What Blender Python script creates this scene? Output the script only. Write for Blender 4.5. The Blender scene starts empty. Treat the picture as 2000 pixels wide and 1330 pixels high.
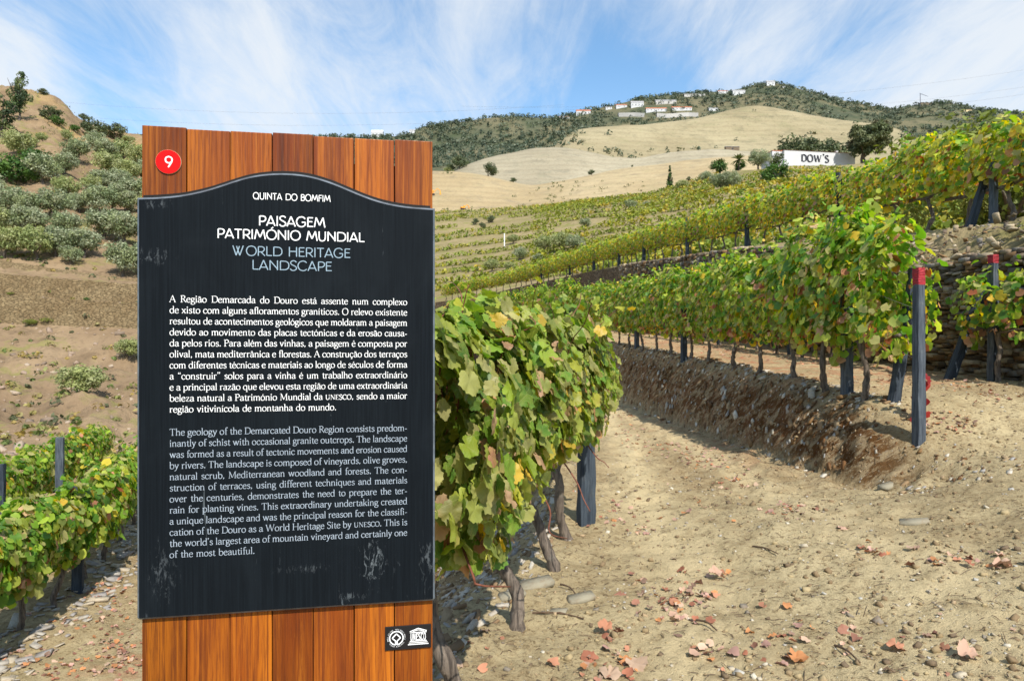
import bpy, bmesh, math, random
import numpy as np
from mathutils import Vector, Matrix, Euler

SC = bpy.context.scene
COL = SC.collection
rng = np.random.default_rng(7)
random.seed(7)

# ------------------------------------------------------------------ camera
F = 1333.0          # focal length in photo pixels (photo 2000 wide)
HZ = 690.0          # horizon row in the photo
EYE = 1.6
cam_d = bpy.data.cameras.new('camera')
cam = bpy.data.objects.new('camera', cam_d)
COL.objects.link(cam)
cam.location = (0, 0, EYE)
cam.rotation_euler = (math.radians(90), 0, 0)
cam_d.sensor_width = 36.0
cam_d.lens = 36.0 * F / 2000.0
cam_d.shift_y = 25.0 / 2000.0
cam_d.clip_start = 0.05
cam_d.clip_end = 20000
cam_d.dof.use_dof = True
cam_d.dof.focus_distance = 1.55
cam_d.dof.aperture_fstop = 14.0
SC.camera = cam

# ------------------------------------------------------------------ view, sun, sky
SC.view_settings.view_transform = 'Standard'
SC.view_settings.look = 'None'
SC.view_settings.exposure = 0.40
SC.view_settings.gamma = 1.0
SUN_EL = math.radians(47)
sun_h = Vector((0.34, -0.94, 0)).normalized()
to_sun = Vector((sun_h.x * math.cos(SUN_EL), sun_h.y * math.cos(SUN_EL), math.sin(SUN_EL)))
sd = bpy.data.lights.new('sun', 'SUN')
sd.energy = 5.0
sd.angle = math.radians(0.6)
sd.color = (1.0, 0.95, 0.87)
so = bpy.data.objects.new('sun', sd)
COL.objects.link(so)
so.rotation_euler = to_sun.to_track_quat('Z', 'Y').to_euler()
so.location = (20, -10, 40)

world = bpy.data.worlds.new('World')
SC.world = world
world.use_nodes = True


class NT:
    """tiny node-tree helper"""
    def __init__(s, tree):
        s.t = tree
        tree.nodes.clear()

    def n(s, typ, **kw):
        nd = s.t.nodes.new(typ)
        ins = kw.pop('i', {})
        for k, v in kw.items():
            setattr(nd, k, v)
        for k, v in ins.items():
            s.put(nd.inputs[k], v)
        return nd

    def put(s, sock, v):
        if isinstance(v, bpy.types.NodeSocket):
            s.t.links.new(v, sock)
        elif isinstance(v, bpy.types.Node):
            s.t.links.new(v.outputs[0], sock)
        else:
            if isinstance(v, tuple) and len(v) == 3 and sock.type == 'RGBA':
                v = v + (1.0,)
            sock.default_value = v

    def math(s, op, a, b=None, c=None, clamp=False):
        nd = s.t.nodes.new('ShaderNodeMath')
        nd.operation = op
        nd.use_clamp = clamp
        for k, v in enumerate((a, b, c)):
            if v is not None:
                s.put(nd.inputs[k], v)
        return nd.outputs[0]

    def mix(s, f, a, b, blend='MIX'):
        nd = s.t.nodes.new('ShaderNodeMix')
        nd.data_type = 'RGBA'
        nd.blend_type = blend
        s.put(nd.inputs[0], f)
        s.put(nd.inputs[6], a)
        s.put(nd.inputs[7], b)
        return nd.outputs[2]

    def noise(s, vec, scale, detail=4, rough=0.55, dist=0.0):
        nd = s.n('ShaderNodeTexNoise', i={'Scale': scale, 'Detail': detail, 'Roughness': rough, 'Distortion': dist})
        if vec is not None:
            s.put(nd.inputs['Vector'], vec)
        return nd.outputs[0]

    def ramp(s, f, lo, hi, a=0.0, b=1.0):
        nd = s.n('ShaderNodeMapRange', i={'From Min': lo, 'From Max': hi, 'To Min': a, 'To Max': b})
        nd.interpolation_type = 'SMOOTHSTEP'
        s.put(nd.inputs[0], f)
        return nd.outputs[0]

    def mapping(s, vec, scale=(1, 1, 1), loc=(0, 0, 0), rot=(0, 0, 0)):
        nd = s.n('ShaderNodeMapping', i={'Scale': scale, 'Location': loc, 'Rotation': rot})
        s.put(nd.inputs[0], vec)
        return nd.outputs[0]


W = NT(world.node_tree)
tc = W.n('ShaderNodeTexCoord')
gd = tc.outputs['Generated']
sky = W.n('ShaderNodeTexSky')
sky.sky_type = 'NISHITA'
sky.sun_disc = False
sky.sun_elevation = SUN_EL
sky.sun_rotation = math.atan2(sun_h.x, sun_h.y)
sky.altitude = 300
sky.air_density = 1.0
sky.dust_density = 0.3
sky.ozone_density = 1.6
sep = W.n('ShaderNodeSeparateXYZ')
W.put(sep.inputs[0], gd)
zz = W.math('ADD', W.math('MAXIMUM', sep.outputs[2], 0.0), 0.16)
px = W.math('DIVIDE', sep.outputs[0], zz)
py = W.math('DIVIDE', sep.outputs[1], zz)
comb = W.n('ShaderNodeCombineXYZ')
W.put(comb.inputs[0], px)
W.put(comb.inputs[1], py)
# streaks converge towards the horizon left of the middle of the view
stv = W.mapping(comb.outputs[0], scale=(1.0, 0.31, 1), rot=(0, 0, math.radians(-20)), loc=(3.1, 1.7, 0))
n1 = W.noise(stv, 1.1, 7, 0.56, 0.5)
n2 = W.noise(stv, 4.2, 8, 0.66, 1.1)
n3 = W.noise(stv, 13.0, 7, 0.7, 0.9)
cl = W.math('ADD', W.math('MULTIPLY', n1, 0.42), W.math('ADD', W.math('MULTIPLY', n2, 0.40), W.math('MULTIPLY', n3, 0.18)))


def lobe(u, v, width, amp):
    d = Vector(((u - 1000) / F, 1.0, (HZ - v) / F)).normalized()
    dp = W.n('ShaderNodeVectorMath', operation='DOT_PRODUCT')
    W.put(dp.inputs[0], gd)
    dp.inputs[1].default_value = d
    return W.ramp(dp.outputs['Value'], math.cos(math.radians(width)), 1.0, 0.0, amp)


SKY_LOBES = [(1800, 60, 17, 0.13), (1370, 40, 8, 0.13), (980, 60, 8, 0.10), (20, 250, 9, 0.22), (-150, 120, 9, 0.2), (560, 230, 13, 0.12),
             (420, 60, 9, 0.06), (1960, 200, 12, 0.10), (1300, 250, 7, -0.06), (140, 60, 8, -0.07), (1150, 150, 10, -0.14), (700, 130, 8, -0.05),
             (250, 170, 6, -0.10), (1700, 5, 5, -0.08)]
acc = cl
for u, v, w_, a_ in SKY_LOBES:
    acc = W.math('ADD', acc, lobe(u, v, w_, a_ * 0.75))
cf = W.ramp(acc, 0.365, 0.75, 0.07, 0.92)
hzn = W.ramp(sep.outputs[2], 0.0, 0.42, 0.50, 0.06)     # paler air near the horizon
cf = W.math('MAXIMUM', cf, hzn)
skyc = W.n('ShaderNodeVectorMath', operation='SCALE')
W.put(skyc.inputs[0], sky.outputs[0])
skyc.inputs['Scale'].default_value = 0.15
hs = W.n('ShaderNodeHueSaturation', i={'Hue': 0.492, 'Saturation': 1.18, 'Value': 1.14})
W.put(hs.inputs['Color'], skyc.outputs[0])
colr = W.mix(cf, hs.outputs[0], (0.66, 0.695, 0.73))
bg = W.n('ShaderNodeBackground', i={'Strength': 1.0})
W.put(bg.inputs['Color'], colr)
wo = W.n('ShaderNodeOutputWorld')
W.put(wo.inputs[0], bg.outputs[0])


# ------------------------------------------------------------------ helpers
def at(u, v, Y):
    """photo pixel at distance Y -> world point"""
    return np.stack([(np.asarray(u, float) - 1000) / F * Y, np.asarray(Y, float) + 0 * np.asarray(u, float),
                     EYE + (HZ - np.asarray(v, float)) / F * Y], axis=-1)


def vnoise(x, y, seed=0):
    xi = np.floor(x).astype(np.int64)
    yi = np.floor(y).astype(np.int64)
    fx = x - xi
    fy = y - yi
    fx = fx * fx * (3 - 2 * fx)
    fy = fy * fy * (3 - 2 * fy)

    def h(a, b):
        n = (a * 374761393 + b * 668265263 + seed * 1442695041) & 0x7fffffff
        n = ((n ^ (n >> 13)) * 1274126177) & 0x7fffffff
        return ((n ^ (n >> 16)) & 0xffff) / 65535.0 * 2 - 1
    return (h(xi, yi) * (1 - fx) + h(xi + 1, yi) * fx) * (1 - fy) + (h(xi, yi + 1) * (1 - fx) + h(xi + 1, yi + 1) * fx) * fy


def fbm(x, y, oct=4, seed=0, gain=0.5):
    s = 0
    a = 1.0
    for k in range(oct):
        s = s + a * vnoise(x * 2 ** k, y * 2 ** k, seed + k)
        a *= gain
    return s


def sstep(a, b, x):
    t = np.clip((np.asarray(x, float) - a) / (b - a), 0, 1)
    return t * t * (3 - 2 * t)


def link(o, parent=None):
    COL.objects.link(o)
    if parent is not None:
        o.parent = parent
    return o


def mesh_obj(name, verts, faces, mat, parent=None, smooth=False):
    me = bpy.data.meshes.new(name)
    me.from_pydata([tuple(map(float, v)) for v in verts], [], [tuple(int(i) for i in f) for f in faces])
    me.update()
    if smooth:
        me.polygons.foreach_set('use_smooth', [True] * len(me.polygons))
    if mat:
        me.materials.append(mat)
    return link(bpy.data.objects.new(name, me), parent)


def np_mesh(name, V, loops, sizes, mat, col=None, uv=None, smooth=False):
    """fast mesh from numpy: V (n,3); loops flat vertex indices; sizes per face"""
    me = bpy.data.meshes.new(name)
    me.vertices.add(len(V))
    me.vertices.foreach_set('co', np.asarray(V, np.float32).ravel())
    me.loops.add(len(loops))
    me.loops.foreach_set('vertex_index', np.asarray(loops, np.int32))
    sizes = np.asarray(sizes, np.int32)
    starts = np.concatenate([[0], np.cumsum(sizes)[:-1]]).astype(np.int32)
    me.polygons.add(len(sizes))
    me.polygons.foreach_set('loop_start', starts)
    me.polygons.foreach_set('loop_total', sizes)
    if smooth:
        me.polygons.foreach_set('use_smooth', np.ones(len(sizes), bool))
    me.update(calc_edges=True)
    if col is not None:
        ca = me.color_attributes.new('tint', 'FLOAT_COLOR', 'POINT')
        c4 = np.ones((len(V), 4), np.float32)
        c4[:, :3] = col
        ca.data.foreach_set('color', c4.ravel())
    if uv is not None:
        ul = me.uv_layers.new(name='leafuv')
        ul.data.foreach_set('uv', np.asarray(uv, np.float32)[np.asarray(loops)].ravel())
    if mat:
        me.materials.append(mat)
    return me


def tag(o, label, cat, group=None):
    o['label'] = label
    o['category'] = cat
    if group:
        o['group'] = group
    return o


def thing(name, label, cat, loc=(0, 0, 0), rz=0.0, group=None):
    o = bpy.data.objects.new(name, None)
    o.empty_display_size = 0.2
    COL.objects.link(o)
    o.location = tuple(map(float, loc))
    o.rotation_euler = (0, 0, rz)
    return tag(o, label, cat, group)


def part(name, me, parent):
    o = bpy.data.objects.new(name, me)
    return link(o, parent)


def structure(o):
    o['kind'] = 'structure'
    return o


def stuff(o, label, cat):
    o['kind'] = 'stuff'
    o['label'] = label
    o['category'] = cat
    return o


ORD = ('first second third fourth fifth sixth seventh eighth ninth tenth eleventh twelfth thirteenth fourteenth fifteenth '
       'sixteenth seventeenth eighteenth nineteenth twentieth').split()
ORD += ['twenty-' + o for o in ORD[:9]] + ['thirtieth'] + ['thirty-' + o for o in ORD[:9]] + ['fortieth'] + ['forty-' + o for o in ORD[:9]] \
    + ['fiftieth'] + ['fifty-' + o for o in ORD[:9]] + ['sixtieth'] + ['sixty-' + o for o in ORD[:9]]


def box_data(x0, x1, y0, y1, z0, z1):
    v = [(x0, y0, z0), (x1, y0, z0), (x1, y1, z0), (x0, y1, z0), (x0, y0, z1), (x1, y0, z1), (x1, y1, z1), (x0, y1, z1)]
    f = [(0, 3, 2, 1), (4, 5, 6, 7), (0, 1, 5, 4), (1, 2, 6, 5), (2, 3, 7, 6), (3, 0, 4, 7)]
    return v, f


class MB:
    def __init__(s):
        s.v = []
        s.f = []

    def add(s, v, f):
        b = len(s.v)
        s.v += list(v)
        s.f += [tuple(i + b for i in q) for q in f]

    def box(s, *a):
        s.add(*box_data(*a))

    def build(s, name, mat, parent=None, smooth=False, bevel=0):
        o = mesh_obj(name, s.v, s.f, mat, parent, smooth)
        if bevel:
            bm = bmesh.new()
            bm.from_mesh(o.data)
            bmesh.ops.bevel(bm, geom=bm.edges[:], offset=bevel, segments=2, affect='EDGES', profile=0.6)
            bm.to_mesh(o.data)
            bm.free()
        return o


def tube(points, radii, n=8, rough=0.0, seed=0, caps=True):
    """swept tube, returns verts, faces"""
    P = np.asarray(points, float)
    R = np.asarray(radii, float)
    r_ = np.random.default_rng(seed)
    V = []
    Fc = []
    T = np.gradient(P, axis=0)
    T /= np.linalg.norm(T, axis=1)[:, None] + 1e-9
    a = np.cross(T[0], [0.3, 0.9, 0.2])
    a /= np.linalg.norm(a)
    for k in range(len(P)):
        a = a - T[k] * (a @ T[k])
        a /= np.linalg.norm(a) + 1e-9
        b = np.cross(T[k], a)
        for j in range(n):
            an = 2 * math.pi * j / n
            rr = R[k] * (1 + rough * r_.normal())
            V.append(P[k] + (a * math.cos(an) + b * math.sin(an)) * rr)
    for k in range(len(P) - 1):
        for j in range(n):
            q = k * n + j
            q2 = k * n + (j + 1) % n
            Fc.append((q, q2, q2 + n, q + n))
    if caps:
        Fc.append(tuple(range(n - 1, -1, -1)))
        Fc.append(tuple((len(P) - 1) * n + j for j in range(n)))
    return V, Fc


def spline(pts, n):
    """Catmull-Rom through pts, n samples per span"""
    P = np.asarray(pts, float)
    P = np.vstack([2 * P[0] - P[1], P, 2 * P[-1] - P[-2]])
    out = []
    for k in range(1, len(P) - 2):
        for t in np.arange(n) / n:
            out.append(0.5 * ((2 * P[k]) + (P[k + 1] - P[k - 1]) * t + (2 * P[k - 1] - 5 * P[k] + 4 * P[k + 1] - P[k + 2]) * t * t
                              + (3 * P[k] - P[k - 1] - 3 * P[k + 1] + P[k + 2]) * t ** 3))
    out.append(P[-2])
    return np.array(out)


# ------------------------------------------------------------------ materials
def new_mat(name):
    m = bpy.data.materials.new(name)
    m.use_nodes = True
    return m, NT(m.node_tree)


def finish(m, t, color, rough=0.8, bump=None, bstr=0.3, bdist=0.02, spec=0.3, extra=None):
    p = t.n('ShaderNodeBsdfPrincipled')
    t.put(p.inputs['Base Color'], color)
    t.put(p.inputs['Roughness'], rough)
    t.put(p.inputs['Specular IOR Level'], spec)
    if bump is not None:
        b = t.n('ShaderNodeBump', i={'Strength': bstr, 'Distance': bdist})
        t.put(b.inputs['Height'], bump)
        t.put(p.inputs['Normal'], b.outputs[0])
    o = t.n('ShaderNodeOutputMaterial')
    t.put(o.inputs[0], extra if extra is not None else p.outputs[0])
    return p


def flat_mat(name, c, rough=0.7, spec=0.3, var=0.0, scale=8.0, bstr=0.0):
    m, t = new_mat(name)
    g = t.n('ShaderNodeNewGeometry').outputs['Position']
    n = t.noise(g, scale, 5)
    k = t.ramp(n, 0.3, 0.7, 1 - var, 1 + var)
    sc = t.n('ShaderNodeVectorMath', operation='SCALE')
    sc.inputs[0].default_value = c
    t.put(sc.inputs['Scale'], k)
    finish(m, t, sc.outputs[0], rough, n if bstr else None, bstr, 0.01, spec)
    return m


def leaf_mat(name, trans=0.4, vein=False, rough=0.5, gain=1.0):
    m, t = new_mat(name)
    a = t.n('ShaderNodeAttribute', attribute_name='tint').outputs['Color']
    g = t.n('ShaderNodeNewGeometry').outputs['Position']
    n = t.noise(g, 14.0, 3)
    c = t.mix(t.ramp(n, 0.35, 0.7, 0.0, 0.3), a, (0.36, 0.36, 0.05)) if vein else a
    if vein:
        uv = t.n('ShaderNodeUVMap', uv_map='leafuv').outputs[0]
        s = t.n('ShaderNodeSeparateXYZ')
        t.put(s.inputs[0], uv)
        an = t.math('ARCTAN2', s.outputs[1], t.math('ADD', s.outputs[0], 0.02))
        w = t.math('ABSOLUTE', t.math('SINE', t.math('MULTIPLY', an, 3.27)))
        rad = t.math('SQRT', t.math('ADD', t.math('POWER', s.outputs[0], 2.0), t.math('POWER', s.outputs[1], 2.0)))
        vv = t.math('MULTIPLY', t.ramp(t.math('MULTIPLY', w, rad), 0.0, 0.05, 1.0, 0.0), 0.40)
        side = t.math('SINE', t.math('ADD', t.math('MULTIPLY', rad, 46.0), t.math('MULTIPLY', w, 9.0)))
        vv = t.math('MAXIMUM', vv, t.ramp(side, 0.88, 1.0, 0.0, 0.2))
        c = t.mix(vv, c, (0.42, 0.40, 0.16))
        # dry, browning margins on some leaves
        edge = t.math('MULTIPLY', t.ramp(rad, 0.45, 0.85, 0.0, 1.0), t.ramp(t.noise(g, 5.0, 3), 0.56, 0.72, 0.0, 0.65))
        c = t.mix(edge, c, (0.40, 0.27, 0.10))
    if gain != 1.0:
        sc = t.n('ShaderNodeVectorMath', operation='SCALE')
        t.put(sc.inputs[0], c)
        sc.inputs['Scale'].default_value = gain
        c = sc.outputs[0]
    p = t.n('ShaderNodeBsdfPrincipled')
    t.put(p.inputs['Base Color'], c)
    p.inputs['Roughness'].default_value = rough
    p.inputs['Specular IOR Level'].default_value = 0.35
    if vein:
        b = t.n('ShaderNodeBump', i={'Strength': 0.35, 'Distance': 0.004})
        t.put(b.inputs['Height'], t.math('SUBTRACT', t.noise(g, 60.0, 2), vv))
        t.put(p.inputs['Normal'], b.outputs[0])
    tr = t.n('ShaderNodeBsdfTranslucent')
    br = t.n('ShaderNodeHueSaturation', i={'Saturation': 1.1, 'Value': 1.5})
    t.put(br.inputs['Color'], c)
    t.put(tr.inputs[0], br.outputs[0])
    mx = t.n('ShaderNodeMixShader', i={0: trans})
    t.put(mx.inputs[1], p.outputs[0])
    t.put(mx.inputs[2], tr.outputs[0])
    o = t.n('ShaderNodeOutputMaterial')
    t.put(o.inputs[0], mx.outputs[0])
    return m


M = {}
M['leaf_near'] = leaf_mat('vine_leaf_near', 0.38, True, 0.45, 1.02)
M['leaf_mid'] = leaf_mat('vine_leaf_mid', 0.46, False, 0.5, 1.34)
M['leaf_tree'] = leaf_mat('tree_leaf', 0.25, False, 0.6)
M['litter'] = leaf_mat('fallen_leaf', 0.1, False, 0.8)


def wood_mat():
    m, t = new_mat('stained_wood')
    tcn = t.n('ShaderNodeTexCoord').outputs['Object']
    rnd = t.n('ShaderNodeAttribute', attribute_name='tint').outputs['Color']
    off = t.n('ShaderNodeVectorMath', operation='SCALE')
    t.put(off.inputs[0], rnd)
    off.inputs['Scale'].default_value = 7.0
    ad = t.n('ShaderNodeVectorMath', operation='ADD')
    t.put(ad.inputs[0], tcn)
    t.put(ad.inputs[1], off.outputs[0])
    v = ad.outputs[0]
    big = t.noise(t.mapping(v, (9, 9, 0.9)), 1.0, 4, 0.55, 0.6)
    rings = t.n('ShaderNodeTexWave', wave_type='BANDS', bands_direction='X',
                i={'Scale': 19.0, 'Distortion': 7.0, 'Detail': 3.0, 'Detail Scale': 1.2, 'Detail Roughness': 0.6})
    t.put(rings.inputs['Vector'], t.mapping(v, (1.6, 1.6, 0.16)))
    fine = t.noise(t.mapping(v, (260, 260, 6.0)), 1.0, 5, 0.7)
    fibre = t.noise(t.mapping(v, (900, 900, 30.0)), 1.0, 3, 0.7)
    dark = t.noise(t.mapping(v, (26, 26, 1.6)), 1.0, 5, 0.65, 0.4)
    c = t.mix(t.ramp(big, 0.32, 0.66), (0.18, 0.038, 0.005), (0.39, 0.117, 0.009))
    c = t.mix(t.math('MULTIPLY', t.ramp(rings.outputs[0], 0.55, 0.95), 0.30), c, (0.13, 0.028, 0.005))
    c = t.mix(t.ramp(fine, 0.47, 0.62, 0.0, 0.7), c, (0.10, 0.022, 0.005))
    c = t.mix(t.ramp(dark, 0.54, 0.72, 0.0, 0.85), c, (0.04, 0.011, 0.005))
    med = t.noise(t.mapping(v, (95, 95, 2.2)), 1.0, 6, 0.72, 0.3)
    c = t.mix(t.ramp(med, 0.50, 0.63, 0.0, 0.62), c, (0.085, 0.018, 0.004))
    c = t.mix(t.ramp(med, 0.46, 0.34, 0.0, 0.45), c, (0.50, 0.165, 0.014))
    c = t.mix(t.ramp(fibre, 0.6, 0.8, 0.0, 0.3), c, (0.55, 0.21, 0.03))
    sx = t.n('ShaderNodeSeparateXYZ')
    t.put(sx.inputs[0], rnd)
    tone = t.n('ShaderNodeVectorMath', operation='SCALE')
    t.put(tone.inputs[0], c)
    t.put(tone.inputs['Scale'], t.math('ADD', 0.78, t.math('MULTIPLY', sx.outputs[2], 0.5)))
    c = tone.outputs[0]
    c = t.mix(t.math('MULTIPLY', sx.outputs[1], 0.6), c, t.mix(0.5, c, (0.20, 0.036, 0.010)))
    kn = t.n('ShaderNodeTexVoronoi', i={'Scale': 1.0, 'Randomness': 1.0})
    t.put(kn.inputs['Vector'], t.mapping(v, (7.0, 7.0, 2.6)))
    c = t.mix(t.ramp(kn.outputs['Distance'], 0.05, 0.14, 0.75, 0.0), c, (0.05, 0.014, 0.006))
    h = t.math('SUBTRACT', t.math('MULTIPLY', fine, 0.6), t.math('MULTIPLY', rings.outputs[0], 0.5))
    finish(m, t, c, t.ramp(fine, 0.3, 0.7, 0.34, 0.55), h, 0.5, 0.0015, 0.2)
    return m


M['wood'] = wood_mat()


def panel_mat():
    m, t = new_mat('dark_painted_panel')
    v = t.n('ShaderNodeTexCoord').outputs['Object']
    brush = t.noise(t.mapping(v, (260, 10, 5)), 1.0, 5, 0.65)
    cloud = t.noise(t.mapping(v, (6, 6, 4)), 1.0, 5, 0.6, 0.6)
    streak = t.noise(t.mapping(v, (34, 34, 4.5)), 1.0, 6, 0.7, 1.2)
    scr = t.noise(t.mapping(v, (150, 150, 12)), 1.0, 4, 0.75, 0.8)
    s = t.n('ShaderNodeSeparateXYZ')
    t.put(s.inputs[0], v)
    c = t.mix(t.ramp(brush, 0.35, 0.7), (0.0050, 0.0068, 0.0090), (0.0078, 0.0108, 0.0140))
    c = t.mix(t.ramp(cloud, 0.45, 0.75, 0.0, 0.55), c, (0.012, 0.016, 0.020))
    # scuffed, chalky marks: most along both side margins and low on the panel
    sidem = t.math('ADD', t.ramp(s.outputs[0], 0.0, 0.10, 1.0, 0.0), t.ramp(s.outputs[0], 0.42, 0.58, 0.0, 1.0))
    low = t.ramp(s.outputs[2], 1.02, 1.32, 1.0, 0.15)
    zone = t.math('MULTIPLY', t.math('ADD', t.math('MULTIPLY', sidem, 0.6), 0.25), low)
    thr = t.math('SUBTRACT', t.math('ADD', streak, t.math('MULTIPLY', zone, 0.10)), 0.0)
    marks = t.math('MULTIPLY', t.ramp(thr, 0.655, 0.74), t.ramp(scr, 0.46, 0.62))
    c = t.mix(t.math('MULTIPLY', marks, 0.45), c, (0.30, 0.35, 0.38))
    for (u_, v_, rx_, rz_, a_) in ((728, 1095, 0.045, 0.085, 0.6), (300, 500, 0.06, 0.03, 0.3), (318, 1120, 0.05, 0.10, 0.22), (835, 1090, 0.03, 0.09, 0.3), (310, 400, 0.05, 0.02, 0.3), (690, 1165, 0.06, 0.02, 0.3), (600, 1110, 0.10, 0.02, 0.2)):
        k_ = (u_ - 1000) / F
        sx_ = (k_ * 1.40 + 733 / F * 1.40) / (math.cos(math.atan(F / 7200.0)) - k_ * math.sin(math.atan(F / 7200.0)))
        sz_ = EYE + (HZ - v_) / F * (1.40 + sx_ * math.sin(math.atan(F / 7200.0)))
        mp = t.mapping(v, (1 / rx_, 0.001, 1 / rz_), loc=(-sx_ / rx_, 0, -sz_ / rz_))
        ln_ = t.n('ShaderNodeVectorMath', operation='LENGTH')
        t.put(ln_.inputs[0], mp)
        fall = t.ramp(ln_.outputs['Value'], 0.0, 1.0, 1.0, 0.0)
        sm = t.ramp(t.math('ADD', t.noise(t.mapping(v, (110, 110, 36)), 1.0, 6, 0.78, 0.8), t.math('MULTIPLY', fall, 0.12)), 0.60, 0.68)
        c = t.mix(t.math('MULTIPLY', t.math('MULTIPLY', sm, fall), a_ * 0.5), c, (0.38, 0.43, 0.46))
    spk = t.n('ShaderNodeTexVoronoi', i={'Scale': 30.0})
    t.put(spk.inputs['Vector'], t.mapping(v, (1, 1, 0.6)))
    spm = t.math('MULTIPLY', t.ramp(spk.outputs['Distance'], 0.03, 0.06, 1.0, 0.0), t.ramp(t.noise(v, 9.0), 0.55, 0.65))
    c = t.mix(t.math('MULTIPLY', spm, 0.6), c, (0.35, 0.38, 0.4))
    finish(m, t, c, t.ramp(cloud, 0.3, 0.8, 0.46, 0.62), brush, 0.12, 0.001, 0.06)
    return m


M['panel'] = panel_mat()
M['panel_rim'] = flat_mat('panel_rim', (0.10, 0.12, 0.14), 0.45, 0.5, 0.3, 40)
M['black_gap'] = flat_mat('gap_shade_black', (0.006, 0.005, 0.005), 0.7)  # plain black for the painted gap shade, also on the back rail
M['white_ink'] = flat_mat('white_lettering', (0.80, 0.80, 0.80), 0.55, 0.3, 0.08, 60)
M['grey_ink'] = flat_mat('pale_blue_lettering', (0.24, 0.33, 0.40), 0.55, 0.3, 0.08, 60)
M['pale_ink'] = flat_mat('pale_grey_lettering', (0.31, 0.36, 0.42), 0.55, 0.3, 0.08, 60)
M['red_disc'] = flat_mat('red_enamel', (0.56, 0.003, 0.003), 0.4, 0.15)
M['cream_edge'] = flat_mat('cream_edge', (0.55, 0.42, 0.25), 0.5)
M['plaque'] = flat_mat('black_plaque', (0.010, 0.009, 0.011), 0.4, 0.4)


def slate_mat(name, c0, c1, lichen=0.15):
    m, t = new_mat(name)
    v = t.n('ShaderNodeTexCoord').outputs['Object']
    oi = t.n('ShaderNodeObjectInfo').outputs['Random']
    ad = t.n('ShaderNodeVectorMath', operation='ADD')
    t.put(ad.inputs[0], v)
    cx = t.n('ShaderNodeCombineXYZ')
    t.put(cx.inputs[0], t.math('MULTIPLY', oi, 9.0))
    t.put(ad.inputs[1], cx.outputs[0])
    v = ad.outputs[0]
    lay = t.noise(t.mapping(v, (40, 40, 3)), 1.0, 5, 0.65, 0.4)
    blot = t.noise(v, 7.0, 4)
    c = t.mix(t.ramp(lay, 0.3, 0.7), c0, c1)
    c = t.mix(t.ramp(blot, 0.6, 0.75, 0.0, lichen), c, (0.35, 0.34, 0.28))
    finish(m, t, c, 0.75, t.math('ADD', lay, t.math('MULTIPLY', blot, 0.5)), 0.8, 0.012, 0.3)
    return m


M['slate'] = slate_mat('slate_post', (0.026, 0.034, 0.046), (0.095, 0.112, 0.13))
M['slate_dark'] = slate_mat('dark_slate_post', (0.012, 0.018, 0.028), (0.05, 0.065, 0.08), 0.05)
M['red_paint'] = flat_mat('red_paint', (0.27, 0.020, 0.027), 0.65, 0.3, 0.35, 30, 0.4)
M['bark'] = slate_mat('vine_bark', (0.042, 0.032, 0.025), (0.19, 0.15, 0.115), 0.2)
M['tree_bark'] = slate_mat('tree_bark', (0.05, 0.04, 0.03), (0.14, 0.11, 0.085))
M['cane'] = flat_mat('red_brown_cane', (0.17, 0.06, 0.035), 0.6, 0.3, 0.3, 30)
M['wire'] = flat_mat('steel_wire', (0.14, 0.13, 0.12), 0.5)
M['stone'] = None


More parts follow.
